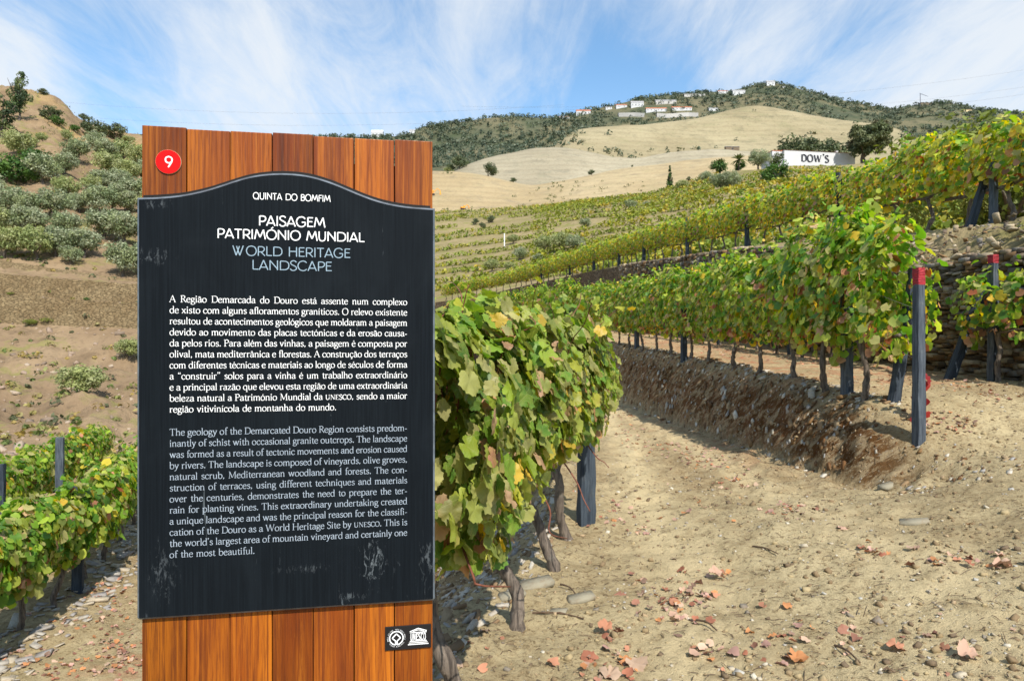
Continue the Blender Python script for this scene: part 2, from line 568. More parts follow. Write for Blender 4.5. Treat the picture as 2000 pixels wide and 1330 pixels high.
def soil_mat():
    m, t = new_mat('dry_soil')
    g = t.n('ShaderNodeNewGeometry').outputs['Position']
    zn = t.n('ShaderNodeAttribute', attribute_name='tint').outputs['Color']
    zs = t.n('ShaderNodeSeparateXYZ')
    t.put(zs.inputs[0], zn)
    a = t.noise(g, 0.7, 5, 0.6, 0.3)
    b = t.noise(g, 4.5, 6, 0.65, 0.4)
    d = t.noise(g, 26.0, 6, 0.72, 0.3)
    e = t.noise(g, 120.0, 4, 0.7)
    c = t.mix(t.ramp(a, 0.35, 0.65), (0.355, 0.275, 0.15), (0.49, 0.395, 0.225))
    c = t.mix(t.ramp(b, 0.42, 0.72, 0.0, 0.6), c, (0.25, 0.175, 0.085))
    c = t.mix(t.ramp(d, 0.50, 0.66, 0.0, 0.85), c, (0.13, 0.088, 0.042))
    c = t.mix(t.ramp(d, 0.46, 0.30, 0.0, 0.5), c, (0.56, 0.46, 0.27))
    vo = t.n('ShaderNodeTexVoronoi', i={'Scale': 34.0})
    t.put(vo.inputs['Vector'], g)
    peb = t.ramp(vo.outputs['Distance'], 0.10, 0.24, 1.0, 0.0)
    pebm = t.math('MULTIPLY', peb, t.ramp(t.noise(g, 9.0, 3), 0.50, 0.62))
    c = t.mix(t.math('MULTIPLY', pebm, 0.7), c, t.mix(t.ramp(vo.outputs['Color'], 0.3, 0.7), (0.20, 0.19, 0.17), (0.50, 0.47, 0.40)))
    # banks: rusty moss and slaty shards in slanting streaks
    sv = t.mapping(g, (1.0, 1.0, 1.0), rot=(math.radians(38), math.radians(20), math.radians(20)))
    st = t.noise(t.mapping(sv, (3.4, 3.4, 8.5)), 1.0, 7, 0.78, 0.4)
    st2 = t.noise(t.mapping(sv, (16, 16, 34.0)), 1.0, 6, 0.75, 0.4)
    bk = t.mix(t.ramp(st, 0.47, 0.57), (0.115, 0.048, 0.012), (0.36, 0.265, 0.15))
    bk = t.mix(t.ramp(st2, 0.56, 0.68, 0.0, 0.85), bk, (0.33, 0.29, 0.22))
    bk = t.mix(t.ramp(st2, 0.46, 0.36, 0.0, 0.75), bk, (0.06, 0.034, 0.015))
    c = t.mix(zs.outputs[0], c, bk)
    # leaf-stained ground under the rows
    lr = t.ramp(t.noise(g, 3.2, 5, 0.7), 0.40, 0.66)
    c = t.mix(t.math('MULTIPLY', t.math('MULTIPLY', lr, zs.outputs[1]), 0.9), c, (0.36, 0.16, 0.085))
    # straw-green growth
    c = t.mix(t.math('MULTIPLY', zs.outputs[2], t.ramp(b, 0.4, 0.6), clamp=True), c, (0.20, 0.19, 0.06))
    trk = t.math('MULTIPLY', t.math('MULTIPLY', zs.outputs[2], -1.0), t.ramp(b, 0.72, 0.46), clamp=True)
    c = t.mix(trk, c, (0.54, 0.43, 0.245))
    c = t.mix(t.ramp(e, 0.52, 0.70, 0.0, 0.55), c, (0.12, 0.085, 0.045))
    str_ = t.noise(t.mapping(g, (26, 60, 30), rot=(0, 0, 0.5)), 1.0, 6, 0.78, 0.4)
    c = t.mix(t.ramp(str_, 0.56, 0.70, 0.0, 0.65), c, (0.10, 0.070, 0.040))
    h = t.math('ADD', t.math('MULTIPLY', d, 0.6), t.math('ADD', t.math('MULTIPLY', e, 0.35), t.math('MULTIPLY', pebm, 0.5)))
    h = t.math('ADD', h, t.math('MULTIPLY', t.math('MULTIPLY', t.math('ADD', st, st2), zs.outputs[0]), 1.6))
    finish(m, t, c, 0.95, h, 0.9, 0.035, 0.1)
    return m


M['soil'] = soil_mat()


def hill_mat(name, c1, c2, c3, s1, s2, s3, grass=(0.16, 0.16, 0.05), gamt=0.0, strat=0.0, bdist=0.4):
    m, t = new_mat(name)
    g = t.n('ShaderNodeNewGeometry').outputs['Position']
    zn = t.n('ShaderNodeAttribute', attribute_name='tint').outputs['Color']
    zs = t.n('ShaderNodeSeparateXYZ')
    t.put(zs.inputs[0], zn)
    a = t.noise(g, s1, 5, 0.6, 0.4)
    b = t.noise(g, s2, 6, 0.68, 0.4)
    d = t.noise(g, s3, 5, 0.7)
    c = t.mix(t.ramp(a, 0.35, 0.65), c1, c2)
    c = t.mix(t.ramp(b, 0.48, 0.70, 0.0, 0.8), c, c3)
    if gamt:
        c = t.mix(t.math('MULTIPLY', t.ramp(t.noise(g, s2 * 0.8, 5, 0.7), 0.52, 0.64), gamt), c, grass)
    c = t.mix(zs.outputs[0], c, (0.09, 0.10, 0.035))
    c = t.mix(zs.outputs[1], c, (0.40, 0.26, 0.11))
    c = t.mix(t.ramp(d, 0.50, 0.70, 0.0, 0.6), c, t.mix(0.55, c, (0.03, 0.025, 0.02)))
    h = t.math('ADD', b, t.math('MULTIPLY', d, 0.7))
    if strat:
        w = t.n('ShaderNodeTexWave', bands_direction='Z', i={'Scale': strat, 'Distortion': 3.0, 'Detail': 3.0})
        t.put(w.inputs['Vector'], g)
        c = t.mix(t.ramp(w.outputs[0], 0.5, 1.0, 0.0, 0.30), c, t.mix(0.5, c, (0.15, 0.11, 0.06)))
    finish(m, t, c, 0.95, h, 0.7, bdist, 0.1)
    return m


M['left_hill'] = hill_mat('left_hillside', (0.20, 0.135, 0.078), (0.275, 0.195, 0.115), (0.14, 0.095, 0.055), 0.12, 0.5, 2.6, (0.20, 0.19, 0.055), 0.7, 0.0, 0.25)
M['spur'] = hill_mat('vineyard_slope', (0.21, 0.17, 0.08), (0.29, 0.225, 0.12), (0.16, 0.14, 0.05), 0.05, 0.3, 1.4, (0.17, 0.18, 0.035), 0.85, 0.0, 0.3)
M['tan_a'] = hill_mat('bare_tan_earth', (0.335, 0.255, 0.14), (0.41, 0.325, 0.19), (0.26, 0.21, 0.13), 0.015, 0.09, 0.6, (0.2, 0.2, 0.1), 0.2, 0.06, 0.8)
M['tan_b'] = hill_mat('bare_grey_earth', (0.29, 0.25, 0.17), (0.36, 0.315, 0.22), (0.225, 0.20, 0.14), 0.012, 0.08, 0.5, (0.2, 0.2, 0.12), 0.2, 0.05, 0.8)
M['tan_d'] = hill_mat('bare_straw_earth', (0.26, 0.215, 0.125), (0.33, 0.28, 0.17), (0.20, 0.175, 0.105), 0.010, 0.06, 0.4, (0.2, 0.2, 0.10), 0.3, 0.042, 1.0)
M['scrub_hill'] = hill_mat('scrub_hillside', (0.075, 0.085, 0.05), (0.16, 0.14, 0.08), (0.045, 0.058, 0.035), 0.012, 0.05, 0.25, (0.055, 0.07, 0.035), 0.85, 0.0, 2.0)


def stone_mat(name, c0, c1, scale, dark=0.3):
    m, t = new_mat(name)
    g = t.n('ShaderNodeNewGeometry').outputs['Position']
    wv = t.mapping(g, (1, 1, 2.8))
    vo = t.n('ShaderNodeTexVoronoi', i={'Scale': scale, 'Randomness': 1.0})
    t.put(vo.inputs['Vector'], wv)
    ve = t.n('ShaderNodeTexVoronoi', feature='DISTANCE_TO_EDGE', i={'Scale': scale, 'Randomness': 1.0})
    t.put(ve.inputs['Vector'], wv)
    n = t.noise(g, scale * 2.0, 5, 0.7)
    s = t.n('ShaderNodeSeparateXYZ')
    t.put(s.inputs[0], vo.outputs['Color'])
    c = t.mix(s.outputs[0], c0, c1)
    c = t.mix(t.ramp(n, 0.4, 0.75, 0.0, 0.5), c, (0.14, 0.085, 0.04))
    c = t.mix(t.ramp(t.noise(g, 0.45, 5, 0.65), 0.42, 0.66, 0.0, 0.6), c, (0.16, 0.105, 0.05))
    c = t.mix(t.ramp(ve.outputs['Distance'], 0.0, 0.06, 1.0, 0.0), c, (c0[0] * dark, c0[1] * dark, c0[2] * dark))
    h = t.math('ADD', t.ramp(ve.outputs['Distance'], 0.0, 0.12), t.math('MULTIPLY', n, 0.4))
    finish(m, t, c, 0.9, h, 0.9, 0.06, 0.15)
    return m


M['far_wall'] = stone_mat('dry_stone_far', (0.19, 0.14, 0.075), (0.29, 0.215, 0.115), 3.6, 0.55)
M['wall_core'] = stone_mat('dry_stone_dark', (0.07, 0.055, 0.04), (0.24, 0.19, 0.13), 3.0)


def shard_mat():
    m, t = new_mat('schist_stone')
    a = t.n('ShaderNodeAttribute', attribute_name='tint').outputs['Color']
    g = t.n('ShaderNodeNewGeometry').outputs['Position']
    n = t.noise(g, 18.0, 5, 0.7)
    c = t.mix(t.ramp(n, 0.45, 0.7, 0.0, 0.55), a, (0.20, 0.13, 0.07))
    finish(m, t, c, 0.85, n, 0.5, 0.02, 0.25)
    return m


M['shard'] = shard_mat()
M['white_wall'] = flat_mat('white_render', (0.52, 0.52, 0.52), 0.8, 0.2, 0.06, 0.4)
M['cream_wall'] = flat_mat('cream_render', (0.66, 0.52, 0.30), 0.8, 0.2, 0.06, 0.4)
M['grey_wall'] = flat_mat('grey_render', (0.45, 0.43, 0.40), 0.8, 0.2, 0.06, 0.4)
M['tile_roof'] = flat_mat('clay_tile', (0.40, 0.15, 0.08), 0.8, 0.2, 0.25, 1.0)
M['grey_roof'] = flat_mat('grey_roof', (0.32, 0.31, 0.31), 0.8, 0.2, 0.2, 1.0)
M['window'] = flat_mat('dark_window', (0.03, 0.035, 0.045), 0.25, 0.5)
M['dark_letter'] = flat_mat('dark_painted_letter', (0.02, 0.022, 0.03), 0.7)
M['orange_machine'] = flat_mat('orange_machine', (0.75, 0.30, 0.02), 0.5, 0.4)
M['rubber'] = flat_mat('dark_rubber', (0.03, 0.03, 0.03), 0.8)
M['pole_white'] = flat_mat('white_pole', (0.75, 0.75, 0.75), 0.6)
M['mast'] = flat_mat('dark_mast', (0.12, 0.12, 0.16), 0.6)
M['twig'] = flat_mat('dry_twig', (0.10, 0.065, 0.04), 0.8, 0.2, 0.3, 20)
M['brown_hut'] = flat_mat('brown_boards', (0.16, 0.12, 0.08), 0.8, 0.2, 0.2, 1.0)

# ------------------------------------------------------------------ ground near the camera
R2 = np.array([(1.0, 4.95), (4.0, 4.8), (7.6, 4.60), (9.25, 4.53), (12, 4.40), (16, 4.22), (20, 3.95), (24, 3.5), (28, 2.95), (32, 2.2), (38, 0.9), (44, -1.0), (50, -3.4), (58, -7.5)])
WL = np.array([(2.0, 8.6), (6, 8.4), (10.8, 8.15), (12.5, 8.06), (16, 7.95), (20, 8.0), (26.5, 7.75), (33, 7.1), (39.5, 6.3), (46, 5.8), (53, 4.9), (60, 3.5), (67, 1.2), (75, -2.0), (85, -9)])
R3 = np.array([(9.0, 10.4, 4.15), (14.5, 10.2, 4.2), (20, 9.7, 4.98), (26.5, 9.24, 5.64), (33, 8.6, 6.23), (39.5, 7.76, 6.8), (46, 7.35, 7.4), (53, 6.5, 7.9), (60, 5.2, 8.26), (67, 3.0, 8.45), (75, 0.0, 8.5), (85, -6.4, 8.3), (95, -14, 8.2)])
R1 = np.array([(1.0, -0.83), (3.06, -0.25), (4.06, 0.03), (5.14, 0.33), (6.1, 0.56), (6.9, 0.68), (7.8, 0.70), (9.0, 0.58), (10.5, 0.3), (14, -0.8), (20, -3.0), (40, -10)])


def row2x(y):
    return np.interp(y, R2[:, 0], R2[:, 1])


def wallx(y):
    return np.interp(y, WL[:, 0], WL[:, 1])


def row1x(y):
    return np.interp(y, R1[:, 0], R1[:, 1])


def T2(y):
    return 1.1 + 0.06 * (np.asarray(y) - 9.25)


def ground_z(x, y, detail=True, zones=False):
    x = np.asarray(x, float)
    y = np.asarray(y, float)
    wob = 0.10 * vnoise(y * 0.9, y * 0 + 3.3, 5) + 0.06 * vnoise(y * 2.7, y * 0 + 1.3, 6)
    xb = row2x(y) - 0.62 + wob
    ramp = np.maximum(0, 0.155 * (x - 1.3))
    ramp = np.where(x < 2.1, 0.155 * 0.5 * np.clip(x - 0.5, 0, 1.6) ** 2 / 1.6, ramp)
    path = np.maximum(0, 0.05 * (x - 2.2))
    wf = sstep(5.6, 7.8, y)
    floor = ramp * (1 - wf) + path * wf
    wt = sstep(7.0, 8.7, y)
    top = ramp * (1 - wt) + T2(y) * wt
    s = np.clip((x - xb + 0.08) / 0.82, 0, 1)
    s = s ** 0.8 * (1 - 0.0)
    s = np.sin(np.clip(s, 0, 1) ** 0.9 * math.pi / 2) * 0.75 + s * s * (3 - 2 * s) * 0.25
    z = floor * (1 - s) + top * s
    bank = np.clip((1 - np.abs(s - 0.46) / 0.54) * 1.5, 0, 1) * np.clip((top - floor) / 0.5, 0, 1)
    # left: slope down to the lower terrace
    xl = row1x(y) - 0.38 + 0.12 * vnoise(y * 1.1, y * 0, 9)
    dl = np.clip((xl - x) / 2.3, 0, 1)
    zl = -1.6 * (dl * dl * (3 - 2 * dl) * 0.5 + dl * 0.5)
    z = z + zl
    lbank = np.clip(np.sin(dl * math.pi), 0, 1)
    z = z - sstep(17, 26, y) * 1.6 * sstep(-2, -5, x)
    z = z + 0.035 * fbm(x * 0.9, y * 0.9, 3, 11) + 0.012 * vnoise(x * 3.1, y * 1.6, 12)
    if detail:
        rgh = 0.016 + 0.085 * bank + 0.035 * lbank
        z = z + rgh * fbm(x * 5, y * 5, 4, 21) + 0.006 * fbm(x * 30, y * 30, 2, 31)
        # drip-line scallops on the earth bank
        z = z + bank * (0.07 * vnoise(y * 3.0, x * 1.2, 41) + 0.05 * fbm(y * 9.0 + x * 3, x * 7.0, 3, 43))
    if zones:
        r = np.clip(bank * 1.3, 0, 1) * sstep(6.4, 8.0, y)
        under = np.exp(-((x - row2x(y) - 0.9) / 1.2) ** 2) * sstep(8.5, 11, y) + 1.1 * np.exp(-((x - wallx(y) + 1.2) / 1.3) ** 2) * sstep(9, 12, y)
        under = under + 0.5 * np.exp(-((x - xb + 0.45) / 0.35) ** 2) * sstep(8, 10, y)
        lowl = sstep(-2.5, -4.0, x) * np.clip(0.35 + fbm(x * 0.6, y * 0.6, 2, 77), 0, 1) * 0.7
        track = np.exp(-((x - np.interp(y, [2, 3.3, 4.6, 8.2, 13, 20], [0.9, 1.0, 1.2, 1.55, 2.1, 2.6]) - 0.12 * vnoise(y * 0.8, y * 0, 14)) / 0.34) ** 2) + 0.7 * np.exp(-((x - np.interp(y, [2, 4, 8, 14], [2.0, 2.6, 2.9, 3.0])) / 0.3) ** 2)
        gr = sstep(-3, -6, x) * np.clip(fbm(x * 0.5, y * 0.5, 2, 71) + 0.1, 0, 1) * 0.5
        zn = np.stack([np.clip(r + 0.55 * lbank, 0, 1), np.clip(under + lowl, 0, 1), gr - track * (x > -1)], -1)
        return z, zn
    return z


def grid_mesh(name, P, mat, zone=None):
    nr, nc = P.shape[:2]
    idx = np.arange(nr * nc).reshape(nr, nc)
    q = np.stack([idx[:-1, :-1], idx[:-1, 1:], idx[1:, 1:], idx[1:, :-1]], -1).reshape(-1)
    z = None if zone is None else zone.reshape(-1, 3)
    if z is None:
        z = np.zeros((nr * nc, 3))
    me = np_mesh(name, P.reshape(-1, 3), q, np.full((nr - 1) * (nc - 1), 4), mat, z, None, True)
    return link(bpy.data.objects.new(name, me))


ang = np.radians(np.linspace(-62, 62, 560))
rad = np.concatenate([np.geomspace(0.35, 30, 470), np.geomspace(30.5, 90, 60)])
AA, RR = np.meshgrid(ang, rad)
GX = RR * np.sin(AA)
GY = RR * np.cos(AA) - 0.6
GZ, ZN = ground_z(GX, GY, True, True)
structure(grid_mesh('ground', np.stack([GX, GY, GZ], -1), M['soil'], ZN))

# base land far below everything, reaching the horizon
bs = 9000
gv = []
for k in range(49):
    for j in range(49):
        gv.append(((k / 48 - 0.5) * 2 * bs, (j / 48 - 0.5) * 2 * bs, -14.0))
gf = [(k * 49 + j, (k + 1) * 49 + j, (k + 1) * 49 + j + 1, k * 49 + j + 1) for k in range(48) for j in range(48)]
structure(mesh_obj('valley_floor', gv, gf, M['spur']))


# ------------------------------------------------------------------ hills as lofted sheets
def prof(pts, us, col, sm=6):
    p = np.array(sorted(pts), float)
    v = np.interp(us, p[:, 0], p[:, col])
    k = np.hanning(2 * sm + 3)[1:-1]
    k /= k.sum()
    vp = np.pad(v, sm, mode='edge')
    return np.convolve(vp, k, 'valid')


class Loft:
    def __init__(s, rows3d, subs, namp=0.0, nscale=0.02, seed=1, hold=()):
        R = [np.asarray(r) for r in rows3d]
        out = []
        lin = []
        for k in range(len(R) - 1):
            p0 = R[max(k - 1, 0)]
            p1 = R[k]
            p2 = R[k + 1]
            p3 = R[min(k + 2, len(R) - 1)]
            for t in np.arange(subs[k]) / subs[k]:
                if k in hold:
                    q = p1 * (1 - t) + p2 * t
                else:
                    m1 = (p2 - p0) * 0.35
                    m2 = (p3 - p1) * 0.35
                    t2, t3 = t * t, t ** 3
                    q = (2 * t3 - 3 * t2 + 1) * p1 + (t3 - 2 * t2 + t) * m1 + (-2 * t3 + 3 * t2) * p2 + (t3 - t2) * m2
                out.append(q)
                lin.append(k + t)
        out.append(R[-1])
        lin.append(len(R) - 1)
        G = np.array(out)
        s.t = np.array(lin)
        if namp:
            env = np.ones(len(G))
            G[..., 2] += namp * fbm(G[..., 0] * nscale, G[..., 1] * nscale, 5, seed) * env[:, None]
        s.G = G
        s.U = G[..., 0] / G[..., 1] * F + 1000
        s.Vv = HZ - (G[..., 2] - EYE) / G[..., 1] * F

    def on(s, u, v, last=None):
        """point on the sheet seen at photo pixel u,v (nearest row to v in front)"""
        n = last or len(s.G)
        d = (s.U[:n] - u) ** 2 + (s.Vv[:n] - v) ** 2 * 1.0
        k = np.unravel_index(np.argmin(d), d.shape)
        return s.G[k].copy()

    def sample(s, r, c):
        r0 = np.clip(np.floor(r).astype(int), 0, s.G.shape[0] - 2)
        c0 = np.clip(np.floor(c).astype(int), 0, s.G.shape[1] - 2)
        fr = (r - r0)[..., None]
        fc = (c - c0)[..., None]
        G = s.G
        return (G[r0, c0] * (1 - fc) + G[r0, c0 + 1] * fc) * (1 - fr) + (G[r0 + 1, c0] * (1 - fc) + G[r0 + 1, c0 + 1] * fc) * fr


def px_row(pts, us, sm=6):
    return at(us, prof(pts, us, 1, sm), prof(pts, us, 2, sm))


def back_row(row, dist, drop):
    r = row.copy()
    f = (row[:, 1] + dist) / row[:, 1]
    r[:, 0] *= f
    r[:, 1] *= f
    r[:, 2] -= drop
    return r


# --- scrubby far hill with the village
us = np.linspace(-300, 2300, 420)
E_top = [(-300, 300, 1150), (0, 285, 1150), (300, 275, 1180), (600, 270, 1200), (700, 268, 1200), (780, 265, 1220), (820, 250, 1230), (850, 243, 1240), (950, 233, 1250), (1010, 229, 1250),
         (1060, 232, 1250), (1100, 229, 1260), (1150, 217, 1270), (1200, 208, 1280), (1245, 196, 1290), (1300, 186, 1300), (1360, 181, 1310), (1420, 178, 1310),
         (1450, 172, 1310), (1500, 161, 1320), (1530, 164, 1310), (1580, 176, 1300), (1640, 194, 1290), (1700, 208, 1280), (1740, 215, 1270), (1780, 209, 1265),
         (1830, 203, 1260), (1870, 207, 1250), (1900, 215, 1240), (2000, 224, 1230), (2300, 250, 1200)]
E_mid = [(u, v + (400 - v) * 0.33, 1120 - 0.05 * (u - 1000)) for u, v, Y in E_top]
E_low = [(u, 330, 860) for u in (-300, 2300)]
E_bot = [(u, 480, 640) for u in (-300, 2300)]
rows = [px_row(E_bot, us), px_row(E_low, us), px_row(E_mid, us, 8), px_row(E_top, us, 3)]
rows += [back_row(rows[-1], 90, 25), back_row(rows[-1], 500, 260)]
EH = Loft(rows, [14, 30, 40, 6, 4], 2.5, 0.01, 3)
structure(grid_mesh('far_hills', EH.G, M['scrub_hill']))

# --- big straw-coloured hill
us = np.linspace(1020, 1960, 200)
D_top = [(1020, 320, 600), (1080, 285, 620), (1120, 258, 640), (1150, 250, 650), (1200, 246, 660), (1260, 243, 670), (1310, 238, 680), (1370, 228, 690), (1420, 215, 700), (1460, 208, 705), (1490, 207, 705),
         (1530, 214, 700), (1580, 224, 690), (1640, 234, 680), (1690, 241, 670), (1730, 246, 660), (1770, 258, 650), (1830, 285, 640), (1900, 310, 620), (1960, 330, 600)]
D_mid = [(u, v + (345 - v) * 0.5, Y - 80) for u, v, Y in D_top]
D_bot = [(u, 380, 470) for u in (1020, 1960)]
rows = [px_row(D_bot, us), px_row(D_mid, us, 8), px_row(D_top, us, 4)]
rows += [back_row(rows[-1], 40, 10), back_row(rows[-1], 250, 140)]
DH = Loft(rows, [24, 26, 5, 4], 1.2, 0.02, 5)
structure(grid_mesh('straw_hill', DH.G, M['tan_d']))

# --- grey dome
us = np.linspace(560, 1760, 200)
B_top = [(560, 400, 520), (780, 372, 520), (860, 350, 530), (900, 328, 540), (960, 308, 550), (1030, 294, 560), (1090, 290, 560), (1150, 299, 555), (1200, 309, 550), (1250, 311, 545), (1320, 298, 545),
         (1400, 294, 545), (1480, 300, 545), (1560, 305, 540), (1650, 320, 530), (1760, 350, 520)]
B_bot = [(u, 425, 400) for u in (560, 1760)]
rows = [px_row(B_bot, us), px_row(B_top, us, 5)]
rows += [back_row(rows[-1], 25, 5), back_row(rows[-1], 120, 70)]
BH = Loft(rows, [34, 5, 3], 0.7, 0.03, 8)
structure(grid_mesh('grey_dome_hill', BH.G, M['tan_b']))

# --- pale front hill with the earthworks
us = np.linspace(500, 1720, 200)
A_top = [(500, 345, 420), (760, 334, 430), (850, 336, 430), (900, 338, 430), (950, 346, 430), (1000, 358, 430), (1040, 364, 428), (1080, 358, 428), (1140, 345, 428), (1200, 334, 430), (1260, 326, 430), (1330, 316, 432),
         (1420, 308, 432), (1520, 303, 430), (1600, 312, 420), (1720, 330, 400)]
A_bot = [(500, 470, 300), (1000, 450, 305), (1300, 420, 300), (1720, 390, 300)]
rows = [px_row(A_bot, us), px_row(A_top, us, 5)]
rows += [back_row(rows[-1], 20, 4), back_row(rows[-1], 80, 50)]
AH = Loft(rows, [34, 5, 3], 0.5, 0.04, 9)
structure(grid_mesh('pale_earth_hill', AH.G, M['tan_a']))

# --- vineyard spur: from the stone wall up to its crest
NU = 320
us = np.linspace(560, 2500, NU)
T_top = [(560, 470, 270), (760, 432, 285), (850, 416, 300), (900, 414, 300), (950, 413, 300), (1000, 410, 295), (1060, 402, 290), (1120, 394, 285), (1200, 384, 280), (1260, 377, 275), (1310, 367, 270), (1360, 352, 262), (1420, 340, 255),
         (1480, 332, 250), (1520, 326, 247), (1600, 326, 243), (1680, 324, 235), (1730, 318, 220), (1800, 306, 200), (1880, 296, 180), (1960, 290, 160), (2100, 285, 140), (2500, 300, 110)]
# parameter along the terrace line (R3) for every column: same bearing where possible
r3u = R3[:, 1] / R3[:, 0] * F + 1000
o_ = np.argsort(r3u)
r3y = np.interp(us, r3u[o_], R3[o_, 0])
r3x = np.interp(r3y, R3[:, 0], R3[:, 1])
r3z = np.interp(r3y, R3[:, 0], R3[:, 2])
row_r3 = np.stack([r3x, r3y, r3z], -1)
nx = np.gradient(r3y)
ny = -np.gradient(r3x)
nl = np.hypot(nx, ny) + 1e-9
nrm = np.stack([-nx / nl, -ny / nl], -1)
sgn = np.sign((nrm[:, 0] * 1.0 + nrm[:, 1] * 1.0))
sgn[sgn == 0] = 1
nrm *= sgn[:, None]
wy = r3y - 0.3
woff = 1.15 + 1.0 * sstep(24, 14, r3y)
row_w = np.stack([r3x - nrm[:, 0] * woff, r3y - nrm[:, 1] * woff, r3z - 0.18 - 0.80 * sstep(24, 13, r3y)], -1)
row_sh = row_w.copy()
row_sh[:, :2] += nrm * (woff * 0.4)[:, None]
row_sh[:, 2] = r3z - 0.12 * sstep(24, 13, r3y) - 0.03
row_b = row_r3.copy()
row_b[:, 0] += nrm[:, 0] * 3.0
row_b[:, 1] += np.abs(nrm[:, 1]) * 1.2 + 0.6
row_b[:, 2] += 0.15
crest = px_row(T_top, us, 5)
Q = []
for f_, e_ in ((0.12, 1.35), (0.3, 1.25), (0.55, 1.15), (0.8, 1.05)):
    q = row_b + (crest - row_b) * f_
    q[:, 2] = row_b[:, 2] + (crest[:, 2] - row_b[:, 2]) * f_ ** e_
    Q.append(q)
row_dn = row_w.copy()
row_dn[:, :2] += nrm * 0.35
row_dn[:, 2] -= 9.0
rows = [row_dn, row_w, row_sh, row_r3, row_b] + Q + [crest, back_row(crest, 12, 2), back_row(crest, 90, 45)]
SPSUB = [3, 5, 6, 4, 12, 20, 26, 26, 20, 4, 4]
SP = Loft(rows, SPSUB, 0.0, 0.05, 13, hold=(0, 1, 2, 3))
SP.t = SP.t - 1
env = np.clip((SP.t - 3) / 1.0, 0, 1) * np.clip((10 - SP.t), 0, 1)
SP.G[..., 2] += env[:, None] * (0.8 * fbm(SP.G[..., 0] * 0.04, SP.G[..., 1] * 0.04, 3, 15))
near = np.clip(1 - (SP.t - 2) / 2.0, 0, 1)
SP.G[..., 2] += (near * (SP.t > 0.3) * 0.10)[:, None] * fbm(SP.G[..., 0] * 2.0, SP.G[..., 1] * 2.0, 4, 25)
SP.U = SP.G[..., 0] / SP.G[..., 1] * F + 1000
SP.Vv = HZ - (SP.G[..., 2] - EYE) / SP.G[..., 1] * F
structure(grid_mesh('vineyard_slope', SP.G, M['spur']))

SPUS = us.copy()
# --- olive hillside on the left
us = np.linspace(-420, 800, 260)
L_sky = [(-420, 100, 105), (-150, 150, 110), (0, 176, 115), (40, 180, 116), (80, 187, 117), (112, 198, 118), (135, 213, 119), (155, 232, 120), (175, 246, 121), (210, 256, 123), (265, 268, 125), (400, 288, 128), (520, 350, 124), (640, 460, 118), (800, 640, 100)]


def lrow(v0, v1, Y0, Y1):
    return [(-420, v0 - (v1 - v0) * 1.5, Y0), (0, v0, Y0), (265, v1, Y1), (600, v1 + (v1 - v0) * 1.2, Y1 + 3), (900, v1 + (v1 - v0) * 2.4 + 40, Y1 + 6)]


L_spec = [lrow(1000, 965, 17.0, 19.0), lrow(915, 885, 19.5, 21.5), lrow(850, 842, 25, 26.5), lrow(752, 760, 34, 35), lrow(690, 700, 40, 41), lrow(629, 640, 44.5, 45.5),
          lrow(578, 594, 45.0, 46.0), lrow(576, 592, 46.6, 47.6), lrow(537, 557, 47.1, 48.1), lrow(534, 554, 48.6, 49.6), lrow(511, 548, 50.5, 51.0)]
rows = [px_row(r, us) for r in L_spec]
sk = px_row(L_sky, us, 3)
g0 = rows[-1]
for f_, e_ in ((0.25, 0.96), (0.5, 0.95), (0.75, 0.97)):
    q = g0 + (sk - g0) * f_
    q[:, 2] = g0[:, 2] + (sk[:, 2] - g0[:, 2]) * f_ ** e_
    rows.append(q)
rows += [sk, back_row(sk, 8, 1.5), back_row(sk, 60, 30)]
LH = Loft(rows, [3, 14, 16, 12, 12, 3, 4, 3, 4, 6, 26, 26, 26, 26, 4, 4], 0.0, 0.1, 17, hold=(0, 5, 6, 7, 8, 9))
LH.t = LH.t - 1
e1 = np.where(LH.t < 4, np.clip(LH.t, 0, 1) * np.clip(4 - LH.t, 0, 1), np.where(LH.t > 9, np.clip(LH.t - 9, 0, 1), 0))
LH.G[..., 2] += e1[:, None] * (0.42 * fbm(LH.G[..., 0] * 0.45, LH.G[..., 1] * 0.45, 6, 19, 0.6))
hi = np.clip((LH.t - 11.0) / 1.0, 0, 1)
LH.G[..., 2] += hi[:, None] * 0.9 * fbm(LH.G[..., 0] * 0.15, LH.G[..., 1] * 0.15, 4, 29)
LH.U = LH.G[..., 0] / LH.G[..., 1] * F + 1000
LH.Vv = HZ - (LH.G[..., 2] - EYE) / LH.G[..., 1] * F
zl = np.zeros(LH.G.shape)
gn = fbm(LH.G[..., 0] * 0.08, LH.G[..., 1] * 0.08, 4, 33)
zl[..., 1] = np.clip((LH.t[:, None] - 10.8) / 1.0, 0, 1) * np.clip(0.3 + gn, 0, 0.8)
structure(grid_mesh('olive_hillside', LH.G, M['left_hill'], zl))


